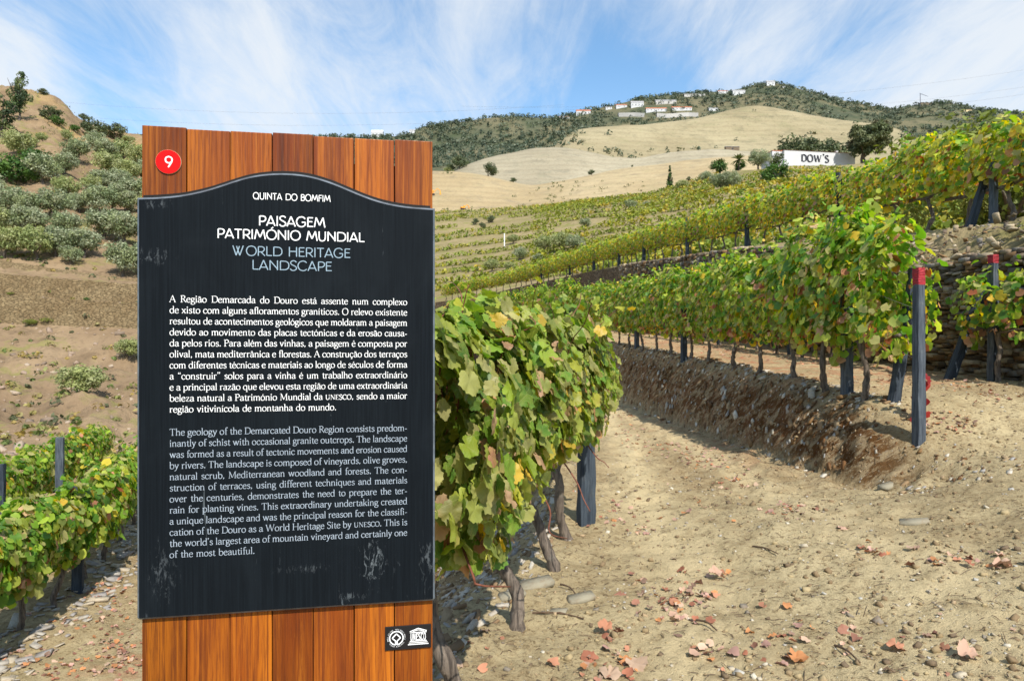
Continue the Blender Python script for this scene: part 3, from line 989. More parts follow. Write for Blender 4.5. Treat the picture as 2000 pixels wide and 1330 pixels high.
def loft_wall(name, loft, r0, r1, thick, label, mat, lift=0.06, u_lim=None):
    """retaining wall standing in front of a step of a hillside; follows rows r0 (foot) -> r1 (top)"""
    k0 = int(np.argmin(np.abs(loft.t - r0)))
    k1 = int(np.argmin(np.abs(loft.t - r1)))
    foot = loft.G[k0].copy()
    top = loft.G[k1].copy()
    if u_lim:
        msk = (loft.U[k0] > u_lim[0]) & (loft.U[k0] < u_lim[1])
        foot = foot[msk]
        top = top[msk]
    n = len(foot)
    nh = 7
    V = []
    for k in range(n):
        for j in range(nh):
            t = j / (nh - 1)
            p = foot[k] * (1 - t) + top[k] * t
            p[1] -= thick * (1 - 0.3 * t)
            p[2] += -0.25 * (1 - t) + lift * t
            p[1] += 0.08 * vnoise(np.array(k * 0.9), np.array(j * 1.7), 3)
            p[2] += 0.07 * vnoise(np.array(k * 0.6), np.array(1.7), 4) * t
            V.append(p)
        b = top[k].copy()
        b[1] += 0.25
        b[2] += lift - 0.02
        V.append(b)
        c = foot[k].copy()
        c[1] += 0.3
        c[2] -= 0.3
        V.append(c)
    m_ = nh + 2
    Fc = []
    for k in range(n - 1):
        for j in range(m_):
            a = k * m_ + j
            b = k * m_ + (j + 1) % m_
            Fc.append((a, a + m_, b + m_, b))
    Fc.append(tuple(range(m_)))
    Fc.append(tuple((n - 1) * m_ + j for j in range(m_ - 1, -1, -1)))
    o = mesh_obj(name, V, Fc, mat)
    tag(o, label, 'wall')
    return o


loft_wall('terrace_wall', LH, 4, 5, 0.18, 'lowest tan dry-stone retaining wall on the left hillside', M['far_wall'])
loft_wall('terrace_wall', LH, 6, 7, 0.16, 'middle tan dry-stone retaining wall on the left hillside', M['far_wall'])
loft_wall('terrace_wall', LH, 8, 9, 0.14, 'topmost low stone wall just under the olive grove', M['far_wall'])

# ------------------------------------------------------------------ information board
TH = math.atan(F / 7200.0)
CT, ST = math.cos(TH), math.sin(TH)
XL, YL = -733 / F * 1.40, 1.40


def sgn_local(u, v):
    k = (u - 1000) / F
    s = (k * YL - XL) / (CT - k * ST)
    return s, EYE + (HZ - v) / F * (YL + s * ST)


sign = thing('information_board', 'tall information board of orange-brown wood planks with a dark slate-coloured text panel', 'sign',
             (XL, YL, 0.0), TH)
# local axes: x along the board, y away from the viewer, z up


def prism(outline, y0, y1):
    """outline [(x,z)] -> solid between y0 (front) and y1 (back)"""
    n = len(outline)
    v = [(x, y0, z) for x, z in outline] + [(x, y1, z) for x, z in outline]
    f = [tuple(range(n)), tuple(range(2 * n - 1, n - 1, -1))]
    f += [(k, k + n, (k + 1) % n + n, (k + 1) % n) for k in range(n)]
    return v, f


# planks
ztop = np.mean([sgn_local(272, 241)[1], sgn_local(847, 272)[1]])
ub_top = [272, 361, 448, 533, 613, 694, 773, 847]
ub_bot = [272, 360, 444, 526, 607, 688, 768, 845]
bnd = [0.5 * (sgn_local(a, 260)[0] + sgn_local(b, 1250)[0]) for a, b in zip(ub_top, ub_bot)]
WF = 0.014
top_off = [0.0, -0.002, -0.0015, 0.0005, -0.002, -0.0025, 0.0]
gap = [0.0012, 0.0016, 0.0012, 0.0018, 0.0012, 0.0026, 0.002, 0.001]
for k in range(7):
    b = MB()
    yo = [0, .002, .0008, .0012, 0.0022, 0.0, 0.001][k]
    b.box(bnd[k] + gap[k] / 2, bnd[k + 1] - gap[k + 1] / 2, WF + yo, WF + 0.034, -0.5, ztop + top_off[k])
    o = b.build('plank', M['wood'], sign, bevel=0.0016)
    ca = o.data.color_attributes.new('tint', 'FLOAT_COLOR', 'POINT')
    cc = [(0.1, 0.1), (0.35, 0.75), (0.62, 0.25), (0.81, 0.35), (0.23, 0.8), (0.97, 0.7), (0.5, 0.55)][k]
    c4 = np.tile(np.array([cc[0], cc[1], k * 0.37 % 1.0, 1.0], np.float32), (len(o.data.vertices), 1))
    ca.data.foreach_set('color', c4.ravel())
bk = MB()
bk.box(bnd[0] + 0.03, bnd[7] - 0.03, WF + 0.0345, WF + 0.07, -0.5, ztop - 0.05)
bk.build('back_rail', M['black_gap'], sign)

# panel outline
top_px = [(267, 386), (300, 385), (330, 383), (356, 380), (382, 375), (408, 368.5), (432, 361), (458, 352.5), (482, 345.5), (506, 341), (532, 338.5), (558, 338.2),
          (584, 340), (608, 344), (632, 350.5), (656, 359), (680, 369), (704, 379), (728, 388), (754, 395.5), (782, 401), (812, 404.5), (851, 407)]
top_l = spline([sgn_local(*p) for p in top_px], 4)
bl = sgn_local(268, 1212)
br = sgn_local(847.5, 1172)
s0, s1 = sgn_local(267, 700)[0], sgn_local(849.5, 700)[0]
zb = 0.5 * (bl[1] + br[1])
outer = [(min(max(x, s0), s1), z) for x, z in top_l]
outer += [(s1, zb + 0.004), (s1 - 0.004, zb), (s0 + 0.004, zb), (s0, zb + 0.004)]
outer = outer[::-1]       # clockwise from the front, so that face normals point to the viewer


def inset(poly, d):
    P = np.array(poly)
    n = len(P)
    out = []
    for k in range(n):
        a, b, c = P[k - 1], P[k], P[(k + 1) % n]
        e1 = b - a
        e2 = c - b
        n1 = np.array([-e1[1], e1[0]]) / (np.linalg.norm(e1) + 1e-9)
        n2 = np.array([-e2[1], e2[0]]) / (np.linalg.norm(e2) + 1e-9)
        m_ = n1 + n2
        m_ /= np.linalg.norm(m_) + 1e-9
        out.append(tuple(b + m_ * d / max(0.4, m_ @ n1)))
    return out


area = sum(outer[k - 1][0] * outer[k][1] - outer[k][0] * outer[k - 1][1] for k in range(len(outer)))
dirn = 1 if area > 0 else -1
inner = inset(outer, dirn * 0.0042)
n = len(outer)
pv = [(x, 0.0, z) for x, z in inner] + [(x, 0.0042, z) for x, z in outer] + [(x, 0.0135, z) for x, z in outer]
face = tuple(range(n))
panel = mesh_obj('panel', pv, [face if dirn > 0 else face[::-1]], M['panel'], sign)
rim = []
for k in range(n):
    j = (k + 1) % n
    rim += [(k, j, j + n, k + n), (k + n, j + n, j + 2 * n, k + 2 * n)]
mesh_obj('panel_rim', pv, rim, M['panel_rim'], panel)
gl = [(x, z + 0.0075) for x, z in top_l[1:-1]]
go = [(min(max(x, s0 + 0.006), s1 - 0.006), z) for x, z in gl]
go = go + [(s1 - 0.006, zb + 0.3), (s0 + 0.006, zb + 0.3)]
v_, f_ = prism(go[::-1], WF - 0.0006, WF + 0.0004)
mesh_obj('painted_shadow_gap', v_, f_, M['black_gap'], sign)  # thin black plate painting in the shade above the panel's top edge


# ------------------------------------------------------------------ hand-drawn letterforms
# every glyph is a list of pen strokes in hundredths of the body size: '~' smooth curve, otherwise straight; prefix 's' thin serif
SERIF = {
    'a': (43, '~6,34 11,41 21,44 30,41 33,32 33,24|33,30 33,8|~33,10 35,2 43,4|~33,27 20,25 8,18 6,9 13,1 24,2 33,10'),
    'b': (48, '9,70 9,3|s2,70 10,70|~9,33 18,43 29,44 40,36 43,22 39,8 29,0 18,1 9,6'),
    'c': (41, '~37,34 30,43 19,44 9,36 5,22 9,8 19,0 29,1 38,9'),
    'd': (49, '39,70 39,3|s32,70 40,70|s38,1 46,1|~39,34 30,43 19,44 9,36 5,22 9,8 19,0 29,1 39,9'),
    'e': (42, 's7,26 36,26|~37,26 34,38 25,44 14,41 6,31 5,19 10,6 20,0 30,1 38,9'),
    'f': (29, '~33,66 28,71 20,70 15,62 15,48|15,52 15,1|s5,43 28,43|s7,1 25,1'),
    'g': (43, '~20,44 9,40 7,30 10,20 20,16 30,20 33,30 30,40 20,44|s31,41 43,43|~12,18 7,11 13,5 28,4 39,-1 39,-13 28,-21 13,-21 4,-14 8,-4 18,2'),
    'h': (49, '10,70 10,1|s2,70 11,70|s3,1 18,1|~10,32 19,42 29,44 36,38 38,27|38,30 38,1|s31,1 46,1'),
    'i': (23, '11,43 11,1|s4,43 12,43|s4,1 19,1|o11,61'),
    'k': (47, '10,70 10,1|s2,70 11,70|s3,1 18,1|s37,42 12,19|20,26 40,2|s30,42 43,42|s31,1 46,1'),
    'l': (22, '11,70 11,1|s4,70 12,70|s4,1 19,1'),
    'm': (74, '10,43 10,1|s3,43 11,43|s3,1 18,1|~10,32 18,42 27,44 34,38 36,27|36,30 36,1|s29,1 44,1|~36,32 44,42 53,44 61,38 63,27|63,30 63,1|s56,1 71,1'),
    'n': (49, '10,43 10,1|s3,43 11,43|s3,1 18,1|~10,32 19,42 29,44 36,38 38,27|38,30 38,1|s31,1 46,1'),
    'o': (47, '~23,44 10,39 5,22 10,5 23,0 36,5 42,22 36,39 23,44'),
    'p': (49, '10,43 10,-21|s3,43 11,43|s3,-21 19,-21|~10,33 19,43 30,44 41,36 44,22 40,8 30,0 19,1 10,7'),
    'q': (49, '39,43 39,-21|s31,-21 47,-21|~39,34 30,43 19,44 9,36 5,22 9,8 19,0 29,1 39,9'),
    'r': (34, '10,43 10,1|s3,43 11,43|s3,1 19,1|~10,31 15,40 23,44 31,40'),
    's': (36, '~31,36 24,43 15,43 8,36 11,28 20,23 29,17 31,8 24,1 14,0 6,7'),
    't': (30, '14,55 14,12|~14,14 16,3 23,0 30,5|s4,43 28,43'),
    'u': (49, '10,43 10,14|~10,17 12,4 20,0 30,3 38,11|38,43 38,2|s37,1 45,1|s3,43 11,43|s31,43 39,43'),
    'v': (45, '7,42 22,1|38,42 22,1|s1,43 15,43|s30,43 44,43'),
    'w': (66, '7,42 21,1|33,42 21,1|33,42 46,1|59,42 46,1|s1,43 14,43|s27,43 38,43|s52,43 65,43'),
    'x': (45, '7,42 37,2|37,42 7,2|s2,43 15,43|s29,43 42,43|s2,1 14,1|s29,1 43,1'),
    'y': (44, '7,42 22,2|~38,42 22,2 15,-14 8,-20 2,-18|s1,43 15,43|s29,43 43,43'),
    'z': (40, 's6,42 34,42|34,42 6,2|s6,1 36,1|s6,42 6,34|s36,1 37,9'),
    'A': (61, 's4,1 29,68|29,68 54,1|s14,25 44,25|s-1,1 13,1|s45,1 62,1'),
    'D': (64, '13,67 13,1|s3,67 24,67|s3,1 24,1|~20,67 42,65 57,53 59,34 57,15 42,3 20,1'),
    'R': (57, '13,67 13,1|s3,67 22,67|s3,1 24,1|~18,67 34,66 43,58 43,46 34,37 15,35|27,36 53,1|s48,1 60,1'),
    'P': (50, '13,67 13,1|s3,67 22,67|s3,1 26,1|~18,67 35,66 45,57 45,44 35,34 15,33'),
    'M': (82, 's12,1 15,67|15,67 40,6|s40,6 67,67|67,67 69,1|s4,1 20,1|s60,1 79,1|s6,67 16,67|s66,67 77,67'),
    'T': (58, '29,67 29,1|s4,67 54,67|s4,67 4,55|s54,67 54,55|s19,1 39,1'),
    'O': (68, '~34,69 14,61 5,34 14,7 34,-1 54,7 63,34 54,61 34,69'),
    'N': (70, 's13,67 13,1|13,67 57,3|s58,67 58,1|s4,67 14,67|s5,1 21,1|s50,67 66,67'),
    'E': (54, '13,67 13,1|s4,67 47,67|s47,67 47,55|s13,35 38,35|s4,1 48,1|s49,1 50,14'),
    'S': (46, '~39,58 31,68 19,69 8,60 9,48 20,39 34,32 42,21 38,8 26,-1 13,1 5,11'),
    'C': (60, '~55,54 46,65 33,69 18,64 7,50 5,32 11,14 24,2 38,0 50,6 57,16'),
    'W': (92, '9,66 27,1|s27,1 46,66|46,66 65,1|s65,1 85,66|s2,67 17,67|s40,67 53,67|s77,67 92,67'),
    'H': (72, '13,67 13,1|59,67 59,1|s4,67 22,67|s4,1 22,1|s50,67 68,67|s50,1 68,1|s13,35 59,35'),
    'U': (68, '13,67 13,24|~13,28 17,8 33,0 49,7 54,27|s54,26 54,67|s4,67 22,67|s46,67 62,67'),
    '.': (22, 'o11,4'), ',': (22, 'o11,4|s12,4 7,-10'), '-': (30, 's5,22 25,22|s5,19 25,19'),
    "'": (19, 'o9,66|s11,66 6,53'), '\u201c': (36, 'o10,58|s8,58 13,71|o25,58|s23,58 28,71'), '\u201d': (36, 'o10,66|s12,66 7,53|o25,66|s27,66 22,53'),
    ' ': (29, ''),
}
ACC = {'\u00e3': ('a', '~10,53 16,58 24,54 31,58'), '\u00e1': ('a', '18,53 27,64'), '\u00e9': ('e', '18,53 27,64'), '\u00ed': ('i', '8,53 17,64'), '\u00f3': ('o', '20,53 29,64'),
       '\u00ea': ('e', '12,53 20,62|20,62 29,53'), '\u00e2': ('a', '11,53 19,62|19,62 28,53'), '\u00e7': ('c', '20,0 20,-5|~20,-6 27,-10 22,-17 14,-16'), '\u00fa': ('u', '20,53 29,64'), '\u00f5': ('o', '~12,53 18,58 26,54 34,58')}
for ch, (b_, extra) in ACC.items():
    adv, st = SERIF[b_]
    if ch == '\u00ed':
        st = '|'.join(q for q in st.split('|') if not q.startswith('o'))
    SERIF[ch] = (adv, st + '|' + extra)
SANS = {
    'Q': (72, '~34,70 14,61 4,35 14,9 34,0 54,9 64,35 54,61 34,70|~24,9 36,1 52,2 66,0'), 'U': (58, '8,70 8,26|~8,28 12,8 28,0 44,8 49,28|49,26 49,70'), 'I': (21, '10,70 10,0'),
    'N': (64, '9,0 9,70|9,69 55,8|55,0 55,70'), 'T': (50, '25,66 25,0|2,66 48,66'), 'A': (60, '3,0 29,70|29,70 56,0|12,19 47,19'), 'D': (66, '9,0 9,66|9,66 26,66|9,4 26,4|~22,66 44,64 58,52 61,35 58,18 44,6 22,4'),
    'O': (70, '~35,70 14,61 4,35 14,9 35,0 56,9 66,35 56,61 35,70'), 'B': (52, '9,0 9,66|~9,66 30,66 41,59 41,46 31,38 9,38|~9,38 33,37 45,29 45,14 33,4 9,4'),
    'M': (78, '5,0 17,70|17,69 39,14|39,14 61,69|61,70 73,0'), 'F': (44, '9,0 9,66|9,66 42,66|9,38 38,38'), 'P': (50, '9,0 9,66|~9,66 32,66 45,58 46,43 34,30 9,28'),
    'S': (48, '~42,60 33,69 19,70 8,62 8,49 19,39 34,31 43,20 39,7 26,0 13,2 4,12'), 'G': (68, '~59,56 49,67 34,70 14,61 4,35 14,9 34,0 52,6 60,18 60,31|62,32 38,32'), 'E': (46, '9,0 9,66|9,66 42,66|9,38 38,38|9,4 43,4'),
    'R': (54, '9,0 9,66|~9,66 32,66 45,58 46,43 34,30 9,28|26,29 51,0'), 'L': (44, '9,70 9,4|9,4 42,4'), 'W': (84, '3,70 23,0|23,0 44,66|26,66 46,0|46,0 68,70'), 'H': (64, '9,0 9,70|55,0 55,70|9,38 55,38'),
    'C': (64, '~58,58 48,67 34,70 14,61 4,35 14,9 34,0 48,3 58,12'), '9': (56, '~28,70 12,63 7,49 12,35 28,28 44,35 49,49 44,63 28,70|~49,49 46,34 36,18 25,0'), ' ': (34, ''),
}
adv, st = SANS['O']
SANS['\u00d3'] = (adv, st + '|33,78 45,91')


def stroke_poly(pts, wfun, ends=0.0):
    P = np.asarray(pts, float)
    closed = np.linalg.norm(P[0] - P[-1]) < 1e-6 and len(P) > 4
    if closed:
        T = np.roll(P[:-1], -1, 0) - np.roll(P[:-1], 1, 0)
        T = np.vstack([T, T[:1]])
    else:
        T = np.gradient(P, axis=0)
    T /= np.linalg.norm(T, axis=1)[:, None] + 1e-9
    if ends and not closed:
        P = P.copy()
        P[0] -= T[0] * ends
        P[-1] += T[-1] * ends
    N = np.stack([-T[:, 1], T[:, 0]], -1)
    w = np.array([wfun(t) for t in T]) * 0.5
    return P + N * w[:, None], P - N * w[:, None]


class Letters:
    """collects filled letter strokes on the plane y = y0 - k*1e-4 (each stroke a hair proud of the last)"""
    def __init__(s, y0):
        s.v = []
        s.f = []
        s.y0 = y0
        s.k = 0

    def strip(s, L, R):
        y = s.y0 - 0.00006 * (s.k % 9)
        s.k += 1
        b = len(s.v)
        n = len(L)
        for p in L:
            s.v.append((p[0], y, p[1]))
        for p in R:
            s.v.append((p[0], y, p[1]))
        for i in range(n - 1):
            s.f.append((b + i, b + n + i, b + n + i + 1, b + i + 1))

    def poly(s, pts):
        y = s.y0 - 0.00006 * (s.k % 9)
        s.k += 1
        b = len(s.v)
        s.v += [(p[0], y, p[1]) for p in pts]
        s.f.append(tuple(range(b, b + len(pts))))

    def glyph(s, table, ch, x, z, size, wfun, thin, dotr, xs=1.0, rot=None):
        adv, st = table[ch]
        q = size / 100.0

        def tr(P):
            P = np.asarray(P, float) * q
            P[:, 0] *= xs
            if rot is not None:
                c_, s_ = math.cos(rot), math.sin(rot)
                P = np.stack([P[:, 0] * c_ - P[:, 1] * s_, P[:, 0] * s_ + P[:, 1] * c_], -1)
            return P + np.array([x, z])
        for seg in st.split('|') if st else ():
            kind = seg[0] if seg[0] in '~so' else ''
            pts = [tuple(float(a) for a in p.split(',')) for p in (seg[1:] if kind else seg).split()]
            if kind == 'o':
                cx, cz = pts[0]
                a = np.linspace(0, 2 * math.pi, 11)[:-1]
                s.poly(tr([(cx + dotr * math.cos(t), cz + dotr * math.sin(t)) for t in a]))
                continue
            if kind == '~':
                pts = spline(pts, 5)
            wf = (lambda t: thin) if kind == 's' else wfun
            L, R = stroke_poly(pts, wf)
            s.strip(tr(L), tr(R))
        return adv * q * xs

    def build(s, name, mat, parent):
        bm_v = s.v
        return mesh_obj(name, bm_v, s.f, mat, parent)


def nib(thick, thin, ang=22):
    a = math.radians(ang)
    nx_, nz_ = math.cos(a), math.sin(a)

    def w(t):
        return thin + (thick - thin) * abs(t[0] * nz_ - t[1] * nx_)
    return w


def text_width(table, txt, size):
    return sum(table[c][0] for c in txt) * size / 100.0


TY = -0.0004
# small caps stand for the body-size word in the two paragraphs


def body_line(Lt, txt, x0, x1, z, size, justify=True, pen=7.4):
    items = []
    k = 0
    while k < len(txt):
        if txt.startswith('UNESCO', k):
            items += [(c, 0.74) for c in 'UNESCO']
            k += 6
        else:
            items.append((txt[k], 1.0))
            k += 1
    nat = sum(SERIF[c][0] * m_ for c, m_ in items) * size / 100
    nsp = txt.count(' ')
    xs = 1.0
    extra = 0.0
    if justify:
        slack = (x1 - x0) - nat
        lim = 0.13 * size * nsp
        if slack > lim:
            xs = 1 + (slack - lim) / nat
            slack = lim
        elif slack < -0.06 * size * nsp:
            xs = 1 + (slack + 0.06 * size * nsp) / nat
            slack = -0.06 * size * nsp
        extra = slack / max(nsp, 1)
    x = x0
    for c, m_ in items:
        if c == ' ':
            x += SERIF[' '][0] * size / 100 * xs + extra
        else:
            x += Lt.glyph(SERIF, c, x, z, size * m_, nib(pen, 4.0) if m_ == 1 else nib(pen * 1.25, 5.6), 3.6, 5.8, xs)
    return x


PT = ['A Regi\u00e3o Demarcada do Douro est\u00e1 assente num complexo', 'de xisto com alguns afloramentos gran\u00edticos. O relevo existente',
      'resultou de acontecimentos geol\u00f3gicos que moldaram a paisagem', 'devido ao movimento das placas tect\u00f3nicas e da eros\u00e3o causa-',
      'da pelos rios. Para al\u00e9m das vinhas, a paisagem \u00e9 composta por', 'olival, mata mediterr\u00e2nica e florestas. A constru\u00e7\u00e3o dos terra\u00e7os',
      'com diferentes t\u00e9cnicas e materiais ao longo de s\u00e9culos de forma', 'a \u201cconstruir\u201d solos para a vinha \u00e9 um trabalho extraordin\u00e1rio',
      'e a principal raz\u00e3o que elevou esta regi\u00e3o de uma extraordin\u00e1ria', 'beleza natural a Patrim\u00f3nio Mundial da UNESCO, sendo a maior', 'regi\u00e3o vitivin\u00edcola de montanha do mundo.']
EN = ['The geology of the Demarcated Douro Region consists predom-', 'inantly of schist with occasional granite outcrops. The landscape', 'was formed as a result of tectonic movements and erosion caused',
      'by rivers. The landscape is composed of vineyards, olive groves,', 'natural scrub, Mediterranean woodland and forests. The con-', 'struction of terraces, using different techniques and materials',
      'over the centuries, demonstrates the need to prepare the ter-', 'rain for planting vines. This extraordinary undertaking created', 'a unique landscape and was the principal reason for the classifi-',
      "cation of the Douro as a World Heritage Site by UNESCO. This is", "the world's largest area of mountain vineyard and certainly one", 'of the most beautiful.']
BX0 = sgn_local(331, 700)[0]
BX1 = sgn_local(795.5, 700)[0]
# baselines measured at the left margin of the photo
zp0, zp1 = sgn_local(331, 590)[1], sgn_local(331, 805.5)[1]
ze0, ze1 = sgn_local(331, 850.5)[1], sgn_local(331, 1089)[1]
SZ = 0.0203
Lp = Letters(TY)
for k, t in enumerate(PT):
    body_line(Lp, t, BX0, BX1, zp0 + (zp1 - zp0) * k / 10, SZ, k < 10)
o = Lp.build('portuguese_lettering', M['white_ink'], panel)
o['label'] = 'white serif paragraph in Portuguese'
Le = Letters(TY)
for k, t in enumerate(EN):
    body_line(Le, t, BX0, BX1, ze0 + (ze1 - ze0) * k / 11, SZ, k < 11, 7.0)
o = Le.build('english_lettering', M['pale_ink'], panel)
o['label'] = 'pale blue-grey serif paragraph in English'


def head_line(Lt, txt, u0, v0, u1, v1, capv, w):
    """caps line; (u0,v0)-(u1,v1) baseline ends; capv cap top at the left end"""
    xa, za = sgn_local(u0, v0)
    xb_, zb_ = sgn_local(u1, v1)
    cap = sgn_local(u0, capv)[1] - za
    size = cap / 0.70
    xs = (xb_ - xa) / text_width(SANS, txt, size)
    x = xa
    for c in txt:
        x += Lt.glyph(SANS, c, x, 0.5 * (za + zb_), size, lambda t: w, w, 5, xs)


L1 = Letters(TY)
head_line(L1, 'QUINTA DO BOMFIM', 494, 389.5, 646, 394.5, 376.5, 8.6)
o = L1.build('title_lettering', M['white_ink'], panel)
o['label'] = 'small white capital line at the top'
L1 = Letters(TY)
head_line(L1, 'PAISAGEM', 504.5, 441, 636, 444.5, 421.5, 8.2)
head_line(L1, 'PATRIM\u00d3NIO MUNDIAL', 423.5, 465, 712.5, 473.5, 446, 8.2)
o = L1.build('title_lettering', M['white_ink'], panel)
o['label'] = 'white capital heading lettering'
L2 = Letters(TY)
head_line(L2, 'WORLD HERITAGE', 454, 498.5, 685, 504.5, 479.5, 6.6)
head_line(L2, 'LANDSCAPE', 491.5, 527, 649, 530, 508, 6.6)
o = L2.build('subtitle_lettering', M['grey_ink'], panel)
o['label'] = 'slate-blue capital subtitle lettering'

# red number disc
dcx, dcz = sgn_local(325.5, 313.5)
dr = 0.5 * (sgn_local(351, 313)[0] - sgn_local(300, 313)[0])


def disc(cx, cz, r, y0, y1, n=48):
    return prism([(cx + r * math.cos(a), cz + r * math.sin(a)) for a in np.linspace(0, 2 * math.pi, n + 1)[:-1]], y0, y1)


v_, f_ = disc(dcx, dcz, dr, WF - 0.0030, WF + 0.0005)
badge = mesh_obj('number_disc', v_, f_, M['cream_edge'], sign)
v_, f_ = disc(dcx, dcz, dr - 0.0004, WF - 0.0036, WF - 0.0030)
mesh_obj('disc_face', v_, f_, M['red_disc'], badge)
L3 = Letters(WF - 0.0038)
xn, zn = sgn_local(317.8, 324)
capn = sgn_local(318, 303)[1] - zn
L3.glyph(SANS, '9', xn, zn, capn / 0.70, lambda t: 9, 9, 5, 0.97)
L3.build('numeral', M['white_ink'], badge)

# plaque with the two emblems
pa = [sgn_local(752, 1228), sgn_local(843, 1222), sgn_local(843, 1267), sgn_local(752, 1274.5)]
pz1 = 0.5 * (pa[0][1] + pa[1][1])
pz0 = 0.5 * (pa[2][1] + pa[3][1])
b = MB()
b.box(pa[0][0], pa[1][0] - 0.0006, WF - 0.0035, WF + 0.0004, pz0, pz1)
plq = b.build('emblem_plaque', M['plaque'], sign, bevel=0.0006)
Lq = Letters(WF - 0.0037)
ph = pz1 - pz0
cx, cz = sgn_local(774.3, 1249.3)


def circ(Lt, cx, cz, r, w, a0, a1, n=40):
    a = np.radians(np.linspace(a0, a1, n))
    Lt.strip([(cx + (r + w / 2) * math.cos(t), cz + (r + w / 2) * math.sin(t)) for t in a], [(cx + (r - w / 2) * math.cos(t), cz + (r - w / 2) * math.sin(t)) for t in a])


def line(Lt, pts, w):
    L_, R_ = stroke_poly(pts, lambda t: w)
    Lt.strip(L_, R_)


r_ = ph * 0.285
w_ = ph * 0.050
circ(Lq, cx, cz, r_, w_, -84, 264)
dd = ph * 0.175
gp = ph * 0.030
dm = [(cx + gp, cz - r_), (cx + gp, cz - dd * 0.72), (cx + dd, cz + gp * 0.3), (cx, cz + dd * 1.05), (cx - dd, cz + gp * 0.3), (cx - gp, cz - dd * 0.72), (cx - gp, cz - r_)]
for a_, b_ in zip(dm[:-1], dm[1:]):
    line(Lq, [a_, b_], w_)
ring = 'WORLD HERITAGE  PATRIMONIO MUNDIAL  PATRIMOINE MONDIAL  '
fs = ph * 0.072
for k, c in enumerate(ring):
    if c == ' ':
        continue
    an = math.radians(200 - 360.0 * k / len(ring))
    rr = r_ + ph * 0.055
    Lq.glyph(SANS, c, cx + rr * math.cos(an), cz + rr * math.sin(an), fs, lambda t: 9, 9, 5, 0.75, an - math.pi / 2)
# temple emblem
tx0, tx1 = sgn_local(800.5, 1250)[0], sgn_local(833.8, 1250)[0]
tcx = 0.5 * (tx0 + tx1) + 0.0002
hw = 0.5 * (tx1 - tx0)


def hbar(x0, x1, f0, f1):
    Lq.poly([(x0, pz0 + ph * f0), (x1, pz0 + ph * f0), (x1, pz0 + ph * f1), (x0, pz0 + ph * f1)])


line(Lq, [(tcx - hw, pz0 + ph * 0.74), (tcx, pz0 + ph * 0.865)], ph * 0.035)
line(Lq, [(tcx, pz0 + ph * 0.865), (tcx + hw, pz0 + ph * 0.74)], ph * 0.035)
line(Lq, [(tcx - hw * 0.66, pz0 + ph * 0.735), (tcx, pz0 + ph * 0.80)], ph * 0.03)
line(Lq, [(tcx, pz0 + ph * 0.80), (tcx + hw * 0.66, pz0 + ph * 0.735)], ph * 0.03)
hbar(tcx - hw * 0.98, tcx + hw * 0.98, 0.675, 0.71)
for k, c in enumerate('UNESCO'):
    gx = tcx - hw * 0.92 + k * hw * 1.84 / 6
    gs = ph * 0.30 / 0.70
    gw = hw * 1.84 / 6 * 0.80
    Lq.glyph(SANS, c, gx + 0.0002, pz0 + ph * 0.352, gs, lambda t: 17, 17, 5, gw / (SANS[c][0] * gs / 100))
hbar(tcx - hw * 1.0, tcx + hw * 1.0, 0.30, 0.335)
hbar(tcx - hw * 1.10, tcx + hw * 1.10, 0.235, 0.27)
hbar(tcx - hw * 1.22, tcx + hw * 1.22, 0.165, 0.205)
Lq.build('emblem_lettering', M['white_ink'], plq)

# ------------------------------------------------------------------ foliage generators
def leaf_template(kind):
    """lobed vine leaf in its own plane: petiole at the origin, tip along +a"""
    if kind == 'near':
        n = 30
        th = np.linspace(-math.pi, math.pi, n + 1)[:-1]
    elif kind == 'mid':
        n = 14
        th = np.linspace(-math.pi, math.pi, n + 1)[:-1]
    else:
        n = 7
        th = np.linspace(-math.pi, math.pi, n + 1)[:-1]
    r = 0.475 + 0.040 * np.cos(5 * th) * (np.abs(th) < 2.9) + 0.05 * np.cos(th)
    if kind == 'near':
        r = r * (1 + 0.055 * np.where(np.arange(n) % 2 == 0, 1, -1))
    r = np.where(np.abs(np.abs(th) - math.pi) < 0.12, 0.16, r)
    a = 0.36 + r * np.cos(th)
    b = r * np.sin(th) * 1.08
    c0 = np.array([[0.36, 0.0]])
    if kind == 'near':
        ring = np.stack([0.36 + 0.55 * r * np.cos(th), 0.55 * r * np.sin(th) * 1.08], -1)
        P = np.vstack([c0, ring, np.stack([a, b], -1)])
        loops = []
        sizes = []
        for k in range(n):
            j = (k + 1) % n
            loops += [0, 1 + k, 1 + j]
            sizes.append(3)
            loops += [1 + k, 1 + n + k, 1 + n + j, 1 + j]
            sizes.append(4)
    else:
        P = np.vstack([c0, np.stack([a, b], -1)])
        loops = []
        sizes = []
        for k in range(n):
            j = (k + 1) % n
            loops += [0, 1 + k, 1 + j]
            sizes.append(3)
    return P, np.array(loops), np.array(sizes)


TEMPL = {k: leaf_template(k) for k in ('near', 'mid', 'far')}


